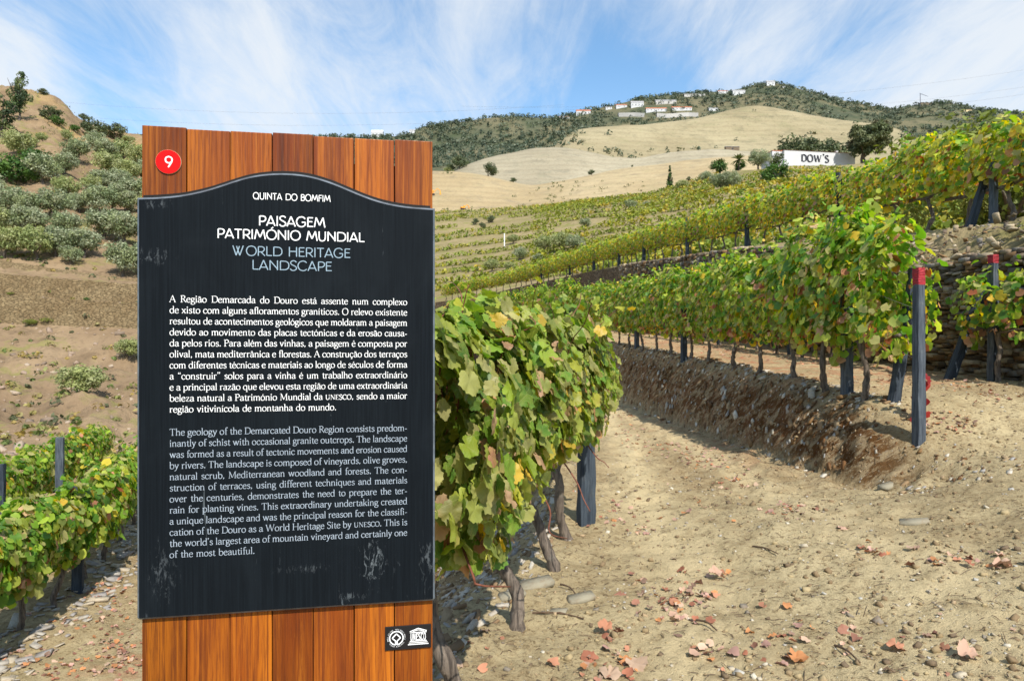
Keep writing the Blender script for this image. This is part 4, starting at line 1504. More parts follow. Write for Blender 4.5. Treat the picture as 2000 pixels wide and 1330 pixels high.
def leaves_mesh(name, pos, nrm, tip, size, colr, kind, mat, r_, curl=0.35):
    P, loops, sizes = TEMPL[kind]
    n = len(pos)
    m = len(P)
    nz = nrm / (np.linalg.norm(nrm, axis=1)[:, None] + 1e-9)
    ax = tip - nz * np.sum(tip * nz, 1)[:, None]
    ax /= np.linalg.norm(ax, axis=1)[:, None] + 1e-9
    bx = np.cross(nz, ax)
    a = P[None, :, 0]
    b = P[None, :, 1]
    cu = r_.normal(0.0, 1, (n, 1)) * curl
    fold = r_.uniform(0.0, 0.5, (n, 1)) * curl * 1.6
    c = -cu * (a - 0.3) ** 2 * 0.9 + fold * np.abs(b) - r_.uniform(0.1, 0.8, (n, 1)) * curl * (b ** 2) * 1.5
    c = c + 0.05 * curl / 0.35 * np.sin(a * 9 + b * 11 + r_.uniform(0, 6, (n, 1)))
    sz = size[:, None, None]
    V = pos[:, None, :] + sz * (a[..., None] * ax[:, None, :] + b[..., None] * bx[:, None, :] + c[..., None] * nz[:, None, :])
    V = V.reshape(-1, 3)
    L = (loops[None, :] + (np.arange(n) * m)[:, None]).ravel()
    S = np.tile(sizes, n)
    C = np.repeat(colr, m, axis=0)
    if kind != 'far':
        d = np.hypot(P[:, 0] - 0.36, P[:, 1])
        C = C * np.tile(0.92 + 0.22 * d, n)[:, None]
    UV = np.tile(P, (n, 1)) if kind == 'near' else None
    return np_mesh(name, V, L, S, mat, np.clip(C, 0, 1), UV, True)


GREENS = np.array([(0.10, 0.21, 0.022), (0.16, 0.28, 0.03), (0.23, 0.32, 0.035), (0.065, 0.145, 0.02), (0.29, 0.33, 0.05)])
OLIVEY = np.array([(0.24, 0.27, 0.065), (0.31, 0.31, 0.095), (0.19, 0.23, 0.055), (0.36, 0.33, 0.13), (0.27, 0.26, 0.09)])
YELLOW = np.array([(0.48, 0.38, 0.035), (0.40, 0.39, 0.05), (0.36, 0.37, 0.04), (0.52, 0.34, 0.04), (0.38, 0.42, 0.06)])
RUST = np.array([(0.24, 0.075, 0.03), (0.32, 0.13, 0.05), (0.16, 0.06, 0.03), (0.40, 0.22, 0.13), (0.20, 0.10, 0.05)])
PINK = np.array([(0.46, 0.27, 0.17), (0.50, 0.33, 0.20), (0.42, 0.19, 0.11)])
FAMS = [GREENS, OLIVEY, YELLOW, RUST, PINK]


def pick_cols(n, w, r_):
    """w: (n,5) or (5,) weights over the five colour families"""
    w = np.broadcast_to(np.asarray(w, float), (n, 5))
    cw = np.cumsum(w / w.sum(1)[:, None], 1)
    fam = (r_.random(n)[:, None] > cw).sum(1).clip(0, 4)
    out = np.zeros((n, 3))
    for k in range(5):
        m_ = fam == k
        c = FAMS[k][r_.integers(0, len(FAMS[k]), m_.sum())]
        out[m_] = c
    return out * r_.uniform(0.75, 1.22, (n, 1))


SHOOTS = []


def vine_foliage(seed, L=1.15, H0=0.62, H1=1.95, T=0.62, n=700, size=0.125, kind='mid', mat=None, wlow=(3, 2, 2, 2, .6), whigh=(6, 2, .6, .1, .1), shoots=5, left_frac=0.5, name='vine_foliage', topbump=0.22):
    r_ = np.random.default_rng(seed)
    t = r_.uniform(-0.56, 0.56, n) * L
    bump = topbump * (np.sin(t * 5.3 + seed) * 0.6 + np.sin(t * 11 + 2 * seed) * 0.4)
    lob = 0.13 * np.sin(t * 6.1 + seed * 1.7) - 0.05
    phi = r_.uniform(0, 2 * math.pi, n)
    rad = r_.uniform(0, 1, n) ** 0.24 * (1 + 0.10 * np.sin(t * 13 + phi * 3 + seed))
    hc = (H0 + H1 + bump - lob) / 2
    hh = (H1 + bump - H0 + lob) / 2
    cy = np.cos(phi)
    cz = np.sin(phi)
    sq = (np.abs(cy) ** 3.0 + np.abs(cz) ** 3.0) ** (-1 / 3.0)
    y = cy * sq * rad * T / 2 * (1 - 0.25 * (cz > 0.5) + 0.12 * np.sin(t * 7 + seed))
    z = hc + cz * sq * rad * hh
    pos = np.stack([t, y, z], -1)
    nm = np.stack([r_.normal(0, 0.55, n), np.sign(y) * (0.55 + np.abs(cy)) + r_.normal(0, 0.45, n), 0.45 + 0.5 * np.clip(cz, -0.4, 1) + r_.normal(0, 0.4, n)], -1)
    tip = np.stack([r_.normal(0, 0.85, n), np.sign(y) * 0.3 + r_.normal(0, 0.45, n), -0.8 + r_.normal(0, 0.55, n)], -1)
    sz = size * r_.uniform(0.5, 1.0, n) * r_.choice([1.0, 1.0, 1.0, 1.32], n)
    f = np.clip((z - H0) / (H1 - H0), 0, 1)[:, None]
    w = np.asarray(wlow)[None] * (1 - f) + np.asarray(whigh)[None] * f
    col = pick_cols(n, w, r_)
    PX, NX, TX, SX, CX = [pos], [nm], [tip], [sz], [col]
    SHOOTS.clear()
    for k in range(shoots):
        m_ = int(r_.integers(7, 13))
        t0 = r_.uniform(-0.5, 0.5) * L
        ln = r_.uniform(0.14, 0.36)
        q = np.linspace(0, 1, m_)
        lean = r_.normal(0, 0.22)
        ys = r_.normal(0, 0.12)
        ps = np.stack([t0 + lean * q + r_.normal(0, 0.035, m_), ys + ys * q + r_.normal(0, 0.04, m_), H1 - 0.12 + ln * q], -1)
        PX.append(ps)
        SHOOTS.append(np.vstack([[t0 - lean * 0.3, ys * 0.6, H1 - 0.45], ps[:: 3], ps[-1:]]))
        NX.append(np.stack([r_.normal(0, 0.7, m_), r_.normal(0, 0.7, m_), r_.uniform(0.2, 1, m_)], -1))
        TX.append(np.stack([r_.normal(0, 1, m_), r_.normal(0, 1, m_), r_.normal(-0.4, 0.4, m_)], -1))
        SX.append(size * (0.95 - 0.45 * q) * r_.uniform(0.7, 1.1, m_))
        CX.append(pick_cols(m_, (8, 1, .5, .05, .1), r_))
    return leaves_mesh(name, np.vstack(PX), np.vstack(NX), np.vstack(TX), np.concatenate(SX), np.vstack(CX), kind, mat, r_)


def trunk_mesh(seed, H=0.75, r0=0.035, lean=(0.0, 0.0), n=9, name='vine_trunk'):
    r_ = np.random.default_rng(seed)
    k = 7
    q = np.linspace(0, 1, k)
    wob = np.cumsum(r_.normal(0, 0.024, (k, 2)), 0)
    wob -= wob[0]
    pts = np.stack([lean[0] * q ** 1.9 + wob[:, 0], lean[1] * q ** 1.9 + wob[:, 1], -0.12 + (H + 0.12) * q], -1)
    P = spline(pts, 4)
    qq = np.linspace(0, 1, len(P))
    R = r0 * (1.35 - 0.55 * qq + 0.5 * np.exp(-((qq - 1) / 0.1) ** 2) + 0.3 * np.exp(-(qq / 0.12) ** 2)) * (1 + 0.10 * r_.normal(0, 1, len(P)))
    V, Fc = tube(P, R, n, 0.09, seed)
    me = bpy.data.meshes.new(name)
    me.from_pydata([tuple(map(float, v)) for v in V], [], Fc)
    me.polygons.foreach_set('use_smooth', [True] * len(me.polygons))
    me.materials.append(M['bark'])
    return me, P[-1]


def cordon_mesh(seed, L, H, r=0.017, off=(0, 0), name='cordon'):
    r_ = np.random.default_rng(seed)
    pts = [(-L * 0.52, off[1] * .3, H + 0.05), (-L * 0.25, off[1] * .6, H + 0.03 + r_.normal(0, 0.02)), (off[0], off[1], H - 0.01), (L * 0.25, off[1] * .6, H + 0.03 + r_.normal(0, 0.02)), (L * 0.52, off[1] * .3, H + 0.05)]
    P = spline(pts, 4)
    R = r * (1 + 0.15 * r_.normal(0, 1, len(P)))
    V, Fc = tube(P, R, 7, 0.1, seed)
    me = bpy.data.meshes.new(name)
    me.from_pydata([tuple(map(float, v)) for v in V], [], Fc)
    me.polygons.foreach_set('use_smooth', [True] * len(me.polygons))
    me.materials.append(M['bark'])
    return me


def dup_tree(root, loc, rz, label, group, scale=1.0, sx=1):
    r = root.copy()
    COL.objects.link(r)
    r.location = tuple(map(float, loc))
    r.rotation_euler = (0, 0, rz)
    r.scale = (scale * sx, scale, scale)
    r['label'] = label
    if group:
        r['group'] = group
    for ch in list(root.children):
        c = ch.copy()
        COL.objects.link(c)
        c.parent = r
        for g in ch.children:
            d = g.copy()
            COL.objects.link(d)
            d.parent = c
    return r


def make_vine(name, label, seed, group, fol_kw, tr_kw, L=1.15, cordon_r=0.017, loc=(0, 0, 0), rz=0.0):
    v = thing(name, label, 'grapevine', loc, rz, group)
    me, top = trunk_mesh(seed, **tr_kw)
    part('trunk', me, v)
    part('cordon', cordon_mesh(seed + 1, L, tr_kw.get('H', .75), cordon_r, (top[0], top[1])), v)
    part('foliage', vine_foliage(seed + 2, L=L, **fol_kw), v)
    if fol_kw.get('kind') == 'near':
        for q in list(SHOOTS):
            P = spline(q, 3)
            V, Fc = tube(P, np.linspace(0.0045, 0.002, len(P)), 5)
            mesh_obj('shoot', V, Fc, M['cane'], v, True)
    return v


def heading(poly, y):
    d = 0.3
    dx = np.interp(y + d, poly[:, 0], poly[:, 1]) - np.interp(y - d, poly[:, 0], poly[:, 1])
    return math.atan2(2 * d, dx)


# ---- row beside the path (nearest): each vine its own mesh
G1 = 'grapevines in the row beside the sign'
near_pos = [(2.3, None), (3.06, None), (4.06, None), (5.14, None), (6.0, None)]
NLAB = ['grapevine hidden mostly behind the board, nearest the camera', 'large-leaved grapevine directly beside the right edge of the board',
        'grapevine with the long leaning grey trunk, beside the board', 'grapevine with bent trunk, second clear of the board',
        'grapevine with thin straight trunk just before the dark slate post']
for k, (y, _) in enumerate(near_pos):
    if k == 0:
        continue      # wholly behind the board
    x = float(np.interp(y, R1[:, 0], R1[:, 1]))
    rz = heading(R1, y)
    lean_w = [(-0.1, 0.1), (-0.36, 0.1), (-0.42, 0.12), (-0.34, 0.05), (-0.28, 0.05)][k]
    c_, s_ = math.cos(-rz), math.sin(-rz)
    ln = (lean_w[0] * c_ - lean_w[1] * s_, lean_w[0] * s_ + lean_w[1] * c_)
    z0 = float(ground_z(x, y, False))
    fk = dict(H0=[0, 0.74, 0.98, 0.98, 0.95][k], H1=1.80 + 0.10 * (k == 3) - .06 * (k < 2), T=0.66, n=[600, 1750, 1600, 1400, 1200][k], size=0.108, kind='near', mat=M['leaf_near'],
              wlow=(4, 4.5, 1.6, .4, .8), whigh=(7, 4, .6, .03, .35), shoots=11, topbump=0.16)
    v = make_vine('grape_vine', NLAB[k], 100 + 10 * k, G1, fk, dict(H=0.82, r0=0.035, lean=ln, n=12), 1.10, 0.02, (x, y, z0), rz)
    # hanging red-brown canes
    r_ = np.random.default_rng(300 + k)
    for q in range(1):
        t0 = r_.uniform(-0.5, 0.1)
        side = -0.3 if q % 2 else -0.22
        P = spline([(t0, side * 0.3, 0.95), (t0 + r_.normal(0, .1), side, 0.75), (t0 + r_.normal(0, .15), side * 1.3, 0.66 + r_.uniform(-.06, .1)), (t0 + r_.normal(0, .2), side * 1.5, 0.60 + r_.uniform(-.05, .1))], 5)
        V, Fc = tube(P, np.linspace(0.006, 0.003, len(P)), 6)
        mesh_obj('cane', V, Fc, M['cane'], v, True)
for k, y in enumerate((7.35, 8.5)):
    x = float(np.interp(y, R1[:, 0], R1[:, 1])) - 0.12
    v = make_vine('grape_vine', ['grapevine just behind the dark slate post beside the path', 'farthest grapevine of the near row, behind the slate post'][k], 170 + 10 * k, G1,
                  dict(H0=0.62, H1=1.78, T=0.46, n=650, size=0.12, kind='mid', mat=M['leaf_mid'], wlow=(3, 4, 1.4, .9, 1), whigh=(6, 3, .4, .03, .3)), dict(H=0.72, r0=0.03), 1.1, 0.02,
                  (x, y, float(ground_z(x, y, False))), heading(R1, y))


# ---- posts
def post_mesh(seed, w, d, H, name='post', foot=0.3, taper=0.9, top_z0=None, mat='slate'):
    r_ = np.random.default_rng(seed)
    nz_ = 14
    V = []
    Fc = []
    z_lo = -foot if top_z0 is None else top_z0
    for k in range(nz_):
        z = z_lo + (H - z_lo) * k / (nz_ - 1)
        f = 1 - (1 - taper) * max(0, z) / H
        for sx, sy in ((-1, -1), (0.1, -1.06), (1, -1), (1.06, 0.1), (1, 1), (-0.1, 1.05), (-1, 1), (-1.05, -0.1)):
            V.append((sx * w / 2 * f + r_.normal(0, w * 0.025), sy * d / 2 * f + r_.normal(0, d * 0.025), z + (r_.normal(0, 0.006) if k == nz_ - 1 else 0)))
    for k in range(nz_ - 1):
        for j in range(8):
            a = k * 8 + j
            b = k * 8 + (j + 1) % 8
            Fc.append((a, b, b + 8, a + 8))
    Fc.append(tuple((nz_ - 1) * 8 + j for j in range(8)))
    me = bpy.data.meshes.new(name)
    me.from_pydata(V, [], Fc)
    me.materials.append(M[mat])
    return me


def post(label, x, y, H, w=0.125, d=0.10, rz=0.6, seed=1, group='slate trellis posts', mat='slate', tilt=(0, 0), z=None, red=0.0):
    z0 = float(ground_z(x, y, False)) if z is None else z
    o = thing('trellis_post', label, 'post', (x, y, z0), rz, group)
    part('shaft', post_mesh(seed, w, d, H - red, mat=mat, taper=0.9), o)
    if red:
        part('painted_tip', post_mesh(seed + 1, w * 0.93, d * 0.93, H, top_z0=H - red, taper=0.97, mat='red_paint'), o)
    o.rotation_euler = (tilt[0], tilt[1], rz)
    return o


x1 = 0.70
o = post('dark blue-black slate post at the end of the near vine row, close to the path', x1, 6.42, 1.55, 0.15, 0.12, 0.25, 3, mat='slate_dark')
# red-tipped posts and their slanting struts
post('tall red-tipped slate post at the near end of the middle row', 4.53, 7.6, 1.93, 0.100, 0.095, 0.24, 11, red=0.19)
post('red-tipped slate post before the stone wall at the right edge', 7.40, 10.5, 1.93, 0.115, 0.11, 0.24, 13, red=0.13)
post('slate strut leaning against the tall red-tipped post', 4.76, 8.5, 1.65, 0.12, 0.09, 0.3, 15, tilt=(math.radians(3), math.radians(8)), mat='slate_dark')
post('dark slate strut leaning left of the farther red-tipped post', 7.05, 11.0, 1.75, 0.14, 0.1, 0.2, 17, tilt=(0, math.radians(24)), mat='slate_dark')
post('grey slate post with a bare foot under the middle row, nearest the red-tipped post', 4.54, 9.25, 1.5, 0.125, 0.11, 0.2, 19)

# ---- middle row, along the top of the bank
GRM = 'grapevines in the middle row above the earth bank'
prot = []
for k in range(5):
    fk = dict(H0=0.62, H1=2.05, T=0.74, n=1150, size=0.125, kind='mid', mat=M['leaf_mid'], wlow=(4.5, 2.2, 2.6, 1.1, .7), whigh=(8, 2.4, .9, .03, .25), shoots=6, topbump=0.25)
    v = make_vine('grape_vine', 'x', 400 + 10 * k, GRM, fk, dict(H=0.72, r0=0.034, lean=(0.1 * (-1) ** k, 0.05)), 1.25, 0.02)
    prot.append(v)
ys = [8.75, 9.75, 10.85, 12.1, 13.4, 14.8, 16.2, 17.6, 19.0, 20.4, 21.8, 23.2, 24.7, 26.2, 27.8, 29.5, 31.3, 33.2, 35.2, 37.4, 39.8, 42.5, 45.5]
for k, y in enumerate(ys):
    x = float(row2x(y))
    lab = '%s grapevine from the tall red-tipped post, in the middle row' % ORD[k]
    loc = (x, y, float(ground_z(x, y, False)) - 0.02)
    rz = heading(R2, y) + (math.pi if k % 3 == 1 else 0)
    sc = 1.0 + 0.05 * math.sin(k * 2.1) + (0.10 if k in (0, 1) else 0) + (0.12 if k > 14 else 0)
    if k < 5:
        v = prot[k]
        v.location = loc
        v.rotation_euler = (0, 0, rz)
        v.scale = (sc, sc, sc)
        v['label'] = lab
    else:
        dup_tree(prot[k % 5], loc, rz, lab, GRM, sc, 1)
for k, y in enumerate((16.6, 21.0, 25.5, 30.5)):
    x = float(row2x(y))
    post('slate post in the middle row, %s beyond the bare-footed one' % ORD[k], x, y, 1.5, 0.13, 0.1, 0.4, 30 + k, mat='slate' if k % 2 else 'slate_dark')
# leafy shoots towards the camera at the row's near end: two extra bushy vines already carry them

# ---- second row of that terrace, before the stone wall
GRW = 'grapevines in the row at the foot of the stone wall'
ys = [10.3, 12.2, 13.4, 14.7, 16.0, 17.4, 18.8, 20.3, 21.8, 23.4, 25.0, 27.0, 29.0, 31.0]
wprot = []
for k in range(3):
    fk = dict(H0=0.72, H1=1.62, T=0.55, n=430, size=0.13, kind='mid', mat=M['leaf_mid'], wlow=(3, 1.6, 2.4, 1.6, .6), whigh=(7, 1.6, 1.2, .1, .2), shoots=5, topbump=0.3)
    wprot.append(make_vine('grape_vine', 'x', 500 + 10 * k, GRW, fk, dict(H=0.78, r0=0.034, lean=(0.08, 0.0)), 1.35, 0.02))
for k, y in enumerate(ys):
    x = float(wallx(y)) - 1.05 - 0.02 * (y - 10)
    if k == 0:
        x = 7.35
    lab = '%s grapevine from the right along the stone wall foot' % ORD[k]
    loc = (x, y, float(ground_z(x, y, False)) - 0.02)
    if k < 3:
        v = wprot[k]
        v.location = loc
        v.rotation_euler = (0, 0, heading(R2, y))
        v['label'] = lab
    else:
        dup_tree(wprot[k % 3], loc, heading(R2, y) + (math.pi if k % 2 else 0), lab, GRW, 1.0)
for k, y in enumerate((16.8, 22.4)):
    x = float(wallx(y)) - 1.1
    post('dark slate post at the wall foot, %s from the right' % ORD[k], x, y, 1.6, 0.13, 0.1, 0.4, 40 + k, mat='slate_dark')

# ---- top row, on the terrace above the stone wall
GRT = 'grapevines in the top row above the stone wall'
tprot = []
for k in range(6):
    fk = dict(H0=0.80, H1=1.92, T=0.72, n=640, size=0.15, kind='mid' if k < 2 else 'far', mat=M['leaf_mid'], wlow=(2.6, 2.2, 4.6, 1.2, .6), whigh=(5, 2.4, 4.6, .1, .25), shoots=4, topbump=0.22)
    tprot.append(make_vine('grape_vine', 'x', 600 + 10 * k, GRT, fk, dict(H=0.75, r0=0.036, lean=(0.05, 0.0)), 1.35, 0.034))
d3 = np.concatenate([[0], np.cumsum(np.linalg.norm(np.diff(R3, axis=0), axis=1))])


def r3at(d):
    return np.array([np.interp(d, d3, R3[:, 1]), np.interp(d, d3, R3[:, 0]), np.interp(d, d3, R3[:, 2])])


dd_ = 2.4
k = 0
while dd_ < 84:
    p = r3at(dd_)
    q = r3at(dd_ + 0.5)
    rz = math.atan2(q[1] - p[1], q[0] - p[0])
    lab = '%s grapevine from the right in the top row above the stone wall' % ORD[k]
    sc = 1.0 + 0.06 * math.sin(k * 1.7) + (0.14 if k in (3, 4, 2) else 0.0) + 0.1 * (k > 30)
    rz += math.pi if k % 2 else 0
    if k < 6:
        v = tprot[k]
        v.location = tuple(p)
        v.rotation_euler = (0, 0, rz)
        v.scale = (sc, sc, sc)
        v['label'] = lab
    else:
        dup_tree(tprot[2 + (k * 3) % 4], p, rz, lab, GRT, sc)
    step = 1.28 if dd_ < 40 else 1.5
    dd_ += step
    k += 1
for k, (px_, y) in enumerate(((1938, 14.3), (1644, 20.0), (1465, 26.5), (1347, 33), (1262, 39.5), (1213, 46), (1160, 53), (1115, 60), (1070, 67))):
    x = float(np.interp(y, R3[:, 0], R3[:, 1])) - 0.12
    z = float(np.interp(y, R3[:, 0], R3[:, 2])) - 0.05
    post('slate post in the top row above the stone wall, %s from the right' % ORD[k], x, y, 1.45 if k == 0 else 1.95, 0.17, 0.11, 0.5, 50 + k, z=z, mat='slate' if k in (0, 3) else 'slate_dark')
post('dark strut slanting left of the rightmost top-row post', 9.75, 14.6, 1.35, 0.15, 0.1, 0.2, 61, z=4.1, tilt=(0, math.radians(19)), mat='slate_dark')
post('dark strut slanting at the right edge of the top row', 9.95, 13.2, 1.5, 0.15, 0.1, 0.2, 62, z=4.05, tilt=(0, math.radians(22)), mat='slate_dark')

# ---- vineyard on the lower terrace at the left
RL = np.array([(5.0, -5.05), (6.5, -5.45), (7.83, -5.67), (8.53, -5.80), (9.3, -5.9), (10.2, -6.14), (11.5, -6.66), (13, -7.1), (16, -8.1), (19, -9.2)])
GRL = 'grapevines in the near row on the lower left terrace'
lprot = []
for k in range(4):
    fk = dict(H0=0.56, H1=1.40, T=0.66, n=760, size=0.135, kind='mid', mat=M['leaf_mid'], wlow=(8, 3, .9, .3, .5), whigh=(8, 3.5, 1.4, .05, .3), shoots=5, topbump=0.14)
    lprot.append(make_vine('grape_vine', 'x', 700 + 10 * k, GRL, fk, dict(H=0.72, r0=0.03, lean=(0.12, 0.03)), 1.2, 0.02))
LY = [6.2, 7.0, 7.83, 8.6, 9.6, 10.5, 11.6, 12.7, 13.9, 15.2]
for k, y in enumerate(LY):
    x = float(np.interp(y, RL[:, 0], RL[:, 1]))
    loc = (x, y, float(ground_z(x, y, False)) - 0.02)
    lab = '%s grapevine from the left in the lower left front row' % ORD[k]
    if k < 4:
        v = lprot[k]
        v.location = loc
        v.rotation_euler = (0, 0, heading(RL, y))
        v['label'] = lab
    else:
        dup_tree(lprot[k % 4], loc, heading(RL, y) + (math.pi if k % 2 else 0), lab, GRL, 1.0)
GRK = 'grapevines in the back row on the lower left terrace'
kk = 0
for y in np.arange(8.0, 17.5, 1.15):
    x = float(np.interp(y, RL[:, 0], RL[:, 1])) - 2.0
    loc = (x, y, float(ground_z(x, y, False)) - 0.05)
    dup_tree(lprot[(kk + 2) % 4], loc, heading(RL, y), '%s grapevine from the left in the lower left back row' % ORD[kk], GRK, 0.98)
    kk += 1
post('dark slate post with bare foot in the lower left front row', -5.87, 9.23, 1.45, 0.13, 0.1, 0.3, 71, mat='slate_dark')
post('grey post top standing clear of the lower left vines', -7.55, 11.4, 1.78, 0.12, 0.1, 0.3, 72)
post('dark stubby post top among the lower left back row', -7.2, 9.6, 1.62, 0.12, 0.1, 0.3, 73, mat='slate_dark')


# ---- trellis wires
def wire(label, pts, r=0.0025):
    V, Fc = tube(pts, [r] * len(pts), 4)
    o = mesh_obj('trellis_wire', V, Fc, M['wire'])
    tag(o, label, 'wire', 'trellis wires')


for h, nm in ((0.78, 'lower'), (1.35, 'upper')):
    wire('%s trellis wire through the middle row above the bank' % nm, [(float(row2x(y)), y, float(ground_z(float(row2x(y)), y, False)) + h + 0.06) for y in np.linspace(7.6, 40, 30)])
    wire('%s trellis wire through the near row beside the board' % nm, [(float(row1x(y)), y, h) for y in np.linspace(2.2, 6.42, 8)])
    wire('%s trellis wire in the row at the stone wall foot' % nm, [(7.4 if y < 11 else float(wallx(y)) - 1.1, y, float(ground_z(float(wallx(y)) - 1.1, y, False)) + h + 0.05) for y in np.linspace(10.5, 30, 12)])

# ------------------------------------------------------------------ stone wall below the top row
def rock(r_, sx, sy, sz):
    """irregular flat stone: bevelled, jittered box"""
    v = []
    for a, b, c in ((-1, -1, -1), (1, -1, -1), (1, 1, -1), (-1, 1, -1), (-1, -1, 1), (1, -1, 1), (1, 1, 1), (-1, 1, 1)):
        v.append((a * sx * r_.uniform(0.78, 1.04), b * sy * r_.uniform(0.85, 1.05), c * sz * r_.uniform(0.7, 1.05)))
    v += [(0.35 * sx * r_.normal(), -sy * r_.uniform(0.92, 1.02), sz * r_.uniform(-.5, .5)), (sx * r_.uniform(-.4, .4), 0, sz * r_.uniform(0.85, 1.02)), (sx * r_.uniform(0.92, 1.02), 0, 0), (-sx * r_.uniform(0.92, 1.02), 0, 0)]
    f = [(0, 3, 2, 1), (0, 1, 8), (1, 5, 8), (5, 4, 8), (4, 0, 8), (4, 5, 9), (5, 6, 9), (6, 7, 9), (7, 4, 9), (1, 2, 10), (2, 6, 10), (6, 5, 10), (5, 1, 10), (3, 0, 11), (0, 4, 11), (4, 7, 11), (7, 3, 11), (2, 3, 7, 6)]
    return np.array(v), f


def rocks_mesh(name, items, mat):
    """items: (centre, rot euler, half sizes, colour)"""
    V = []
    L = []
    S = []
    C = []
    b = 0
    r_ = np.random.default_rng(5)
    for c, e, s, col in items:
        v, f = rock(r_, *s)
        v = v @ np.array(Euler(e).to_matrix()).T + np.asarray(c)
        V.append(v)
        for q in f:
            L += [i + b for i in q]
            S.append(len(q))
        C.append(np.tile(col, (len(v), 1)))
        b += len(v)
    return np_mesh(name, np.vstack(V), L, S, mat, np.vstack(C))


SCH = np.array([(0.20, 0.155, 0.105), (0.31, 0.25, 0.165), (0.11, 0.085, 0.062), (0.38, 0.31, 0.21), (0.21, 0.19, 0.165), (0.27, 0.155, 0.07)])
wall = thing('stone_wall', 'dark dry-stone schist retaining wall holding up the top vineyard terrace at the right', 'wall', (8.0, 12.0, 1.1))
wo_ = np.array(wall.location)
k0 = 0
kidx = [k for k in range(NU) if -10 < row_w[k, 0] < 12 and row_w[k, 1] > 4 and SPUS[k] < 2480]
WV = []
for k in kidx:
    p = row_w[k].copy()
    zb_ = float(T2(p[1])) - 0.6 if p[1] > 9 else 0.2
    for j in range(6):
        t = j / 5
        q = p.copy()
        q[0] -= 0.30 - 0.16 * t
        q[2] = zb_ + (p[2] + 0.03 - zb_) * t
        WV.append(q - wo_)
    q = p.copy()
    q[0] += 0.3
    q[2] += 0.02
    WV.append(q - wo_)
WFc = []
for a in range(len(kidx) - 1):
    for j in range(6):
        WFc.append((a * 7 + j, a * 7 + j + 1, (a + 1) * 7 + j + 1, (a + 1) * 7 + j))
mesh_obj('wall_core', WV, WFc, M['wall_core'], wall)
items = []
r_ = np.random.default_rng(21)
wyy = row_w[kidx][:, 1]
wxx = row_w[kidx][:, 0]
wzz = row_w[kidx][:, 2]
o_ = np.argsort(wyy)
wyy, wxx, wzz = wyy[o_], wxx[o_], wzz[o_]
y = 6.0
for course in range(30):
    h = 0.085
    y = 6.0 + r_.uniform(0, 0.3)
    ymax = 22 if course < 24 else 40
    while y < ymax:
        ln = r_.uniform(0.07, 0.12) + r_.gamma(1.4, 0.055)
        x = np.interp(y, wyy, wxx)
        zt = np.interp(y, wyy, wzz)
        zb_ = float(T2(y)) if y > 9 else float(ground_z(x - 0.5, y, False))
        zc = zb_ + 0.02 + course * (zt - zb_) / 29.0
        t = course / 29.0
        hh_ = (zt - zb_) / 29 * 0.52
        items.append(((x - 0.32 + 0.16 * t + r_.normal(0, 0.03) - wo_[0], y - wo_[1], zc + r_.normal(0, 0.015) - wo_[2]), (r_.normal(0, 0.06), r_.normal(0, 0.06), r_.normal(0, 0.12)),
                      (r_.uniform(0.10, 0.2), ln * 0.53, hh_ * r_.uniform(0.6, 1.5)), SCH[r_.integers(0, 6)] * r_.uniform(0.4, 1.15)))
        y += ln
part('stone_facing', rocks_mesh('stone_facing', items, M['shard']), wall)
# loose stones on the shoulder of the terrace
items = []
for k in range(620):
    y = r_.uniform(8.5, 17) if k < 480 else r_.uniform(17, 40)
    f = r_.uniform(0, 1)
    zt = np.interp(y, wyy, wzz)
    x = np.interp(y, wyy, wxx) - 0.15 + f * 0.9
    r3z_ = np.interp(y + 0.3, R3[:, 0], R3[:, 2])
    z = zt + (r3z_ - 0.15 - zt) * np.clip(f * 1.1 - 0.05, 0, 1) + 0.03
    s = min(0.085, r_.gamma(1.6, 0.012) + 0.010)
    items.append(((x, y, z), (r_.normal(0, .3), r_.normal(0.0, .4) - 0.5, r_.uniform(0, 6)), (s * 1.5, s, s * 0.26), SCH[r_.integers(0, 6)] * r_.uniform(0.8, 1.4)))
stuff(part('loose_stones', rocks_mesh('loose_stones', items, M['shard']), None), 'loose schist rubble along the top of the stone wall', 'stones')

# ------------------------------------------------------------------ trees
def leaf_quads(name, C, R, n_per, leaf, cols, mat, r_, squash=0.85, up=0.35, aspect=0.6, jitter=0.25):
    """clumps of small diamond leaves: C centres (k,3), R radii (k,), cols (k,3)"""
    k = len(C)
    N = k * n_per
    d = r_.normal(0, 1, (N, 3))
    d /= np.linalg.norm(d, axis=1)[:, None]
    rr = r_.uniform(0.35, 1.0, N) ** 0.5
    Rn = np.repeat(R, n_per)
    P = np.repeat(C, n_per, axis=0) + d * (Rn * rr)[:, None] * np.array([1, 1, squash])
    nm = d + r_.normal(0, 0.55, (N, 3)) + np.array([0, 0, up])
    nm /= np.linalg.norm(nm, axis=1)[:, None]
    t = np.cross(nm, r_.normal(0, 1, (N, 3)))
    t /= np.linalg.norm(t, axis=1)[:, None] + 1e-9
    b = np.cross(nm, t)
    s = (leaf if np.ndim(leaf) else np.full(k, leaf))
    s = np.repeat(s, n_per) * r_.uniform(0.6, 1.3, N)
    s = s[:, None]
    V = np.stack([P - t * s, P - b * s * aspect + nm * s * 0.15, P + t * s, P + b * s * aspect + nm * s * 0.15], 1).reshape(-1, 3)
    cc = np.repeat(cols, n_per, axis=0) * r_.uniform(1 - jitter, 1 + jitter, (N, 1))
    return np_mesh(name, V, np.arange(4 * N), np.full(N, 4), mat, np.clip(np.repeat(cc, 4, axis=0), 0, 1))


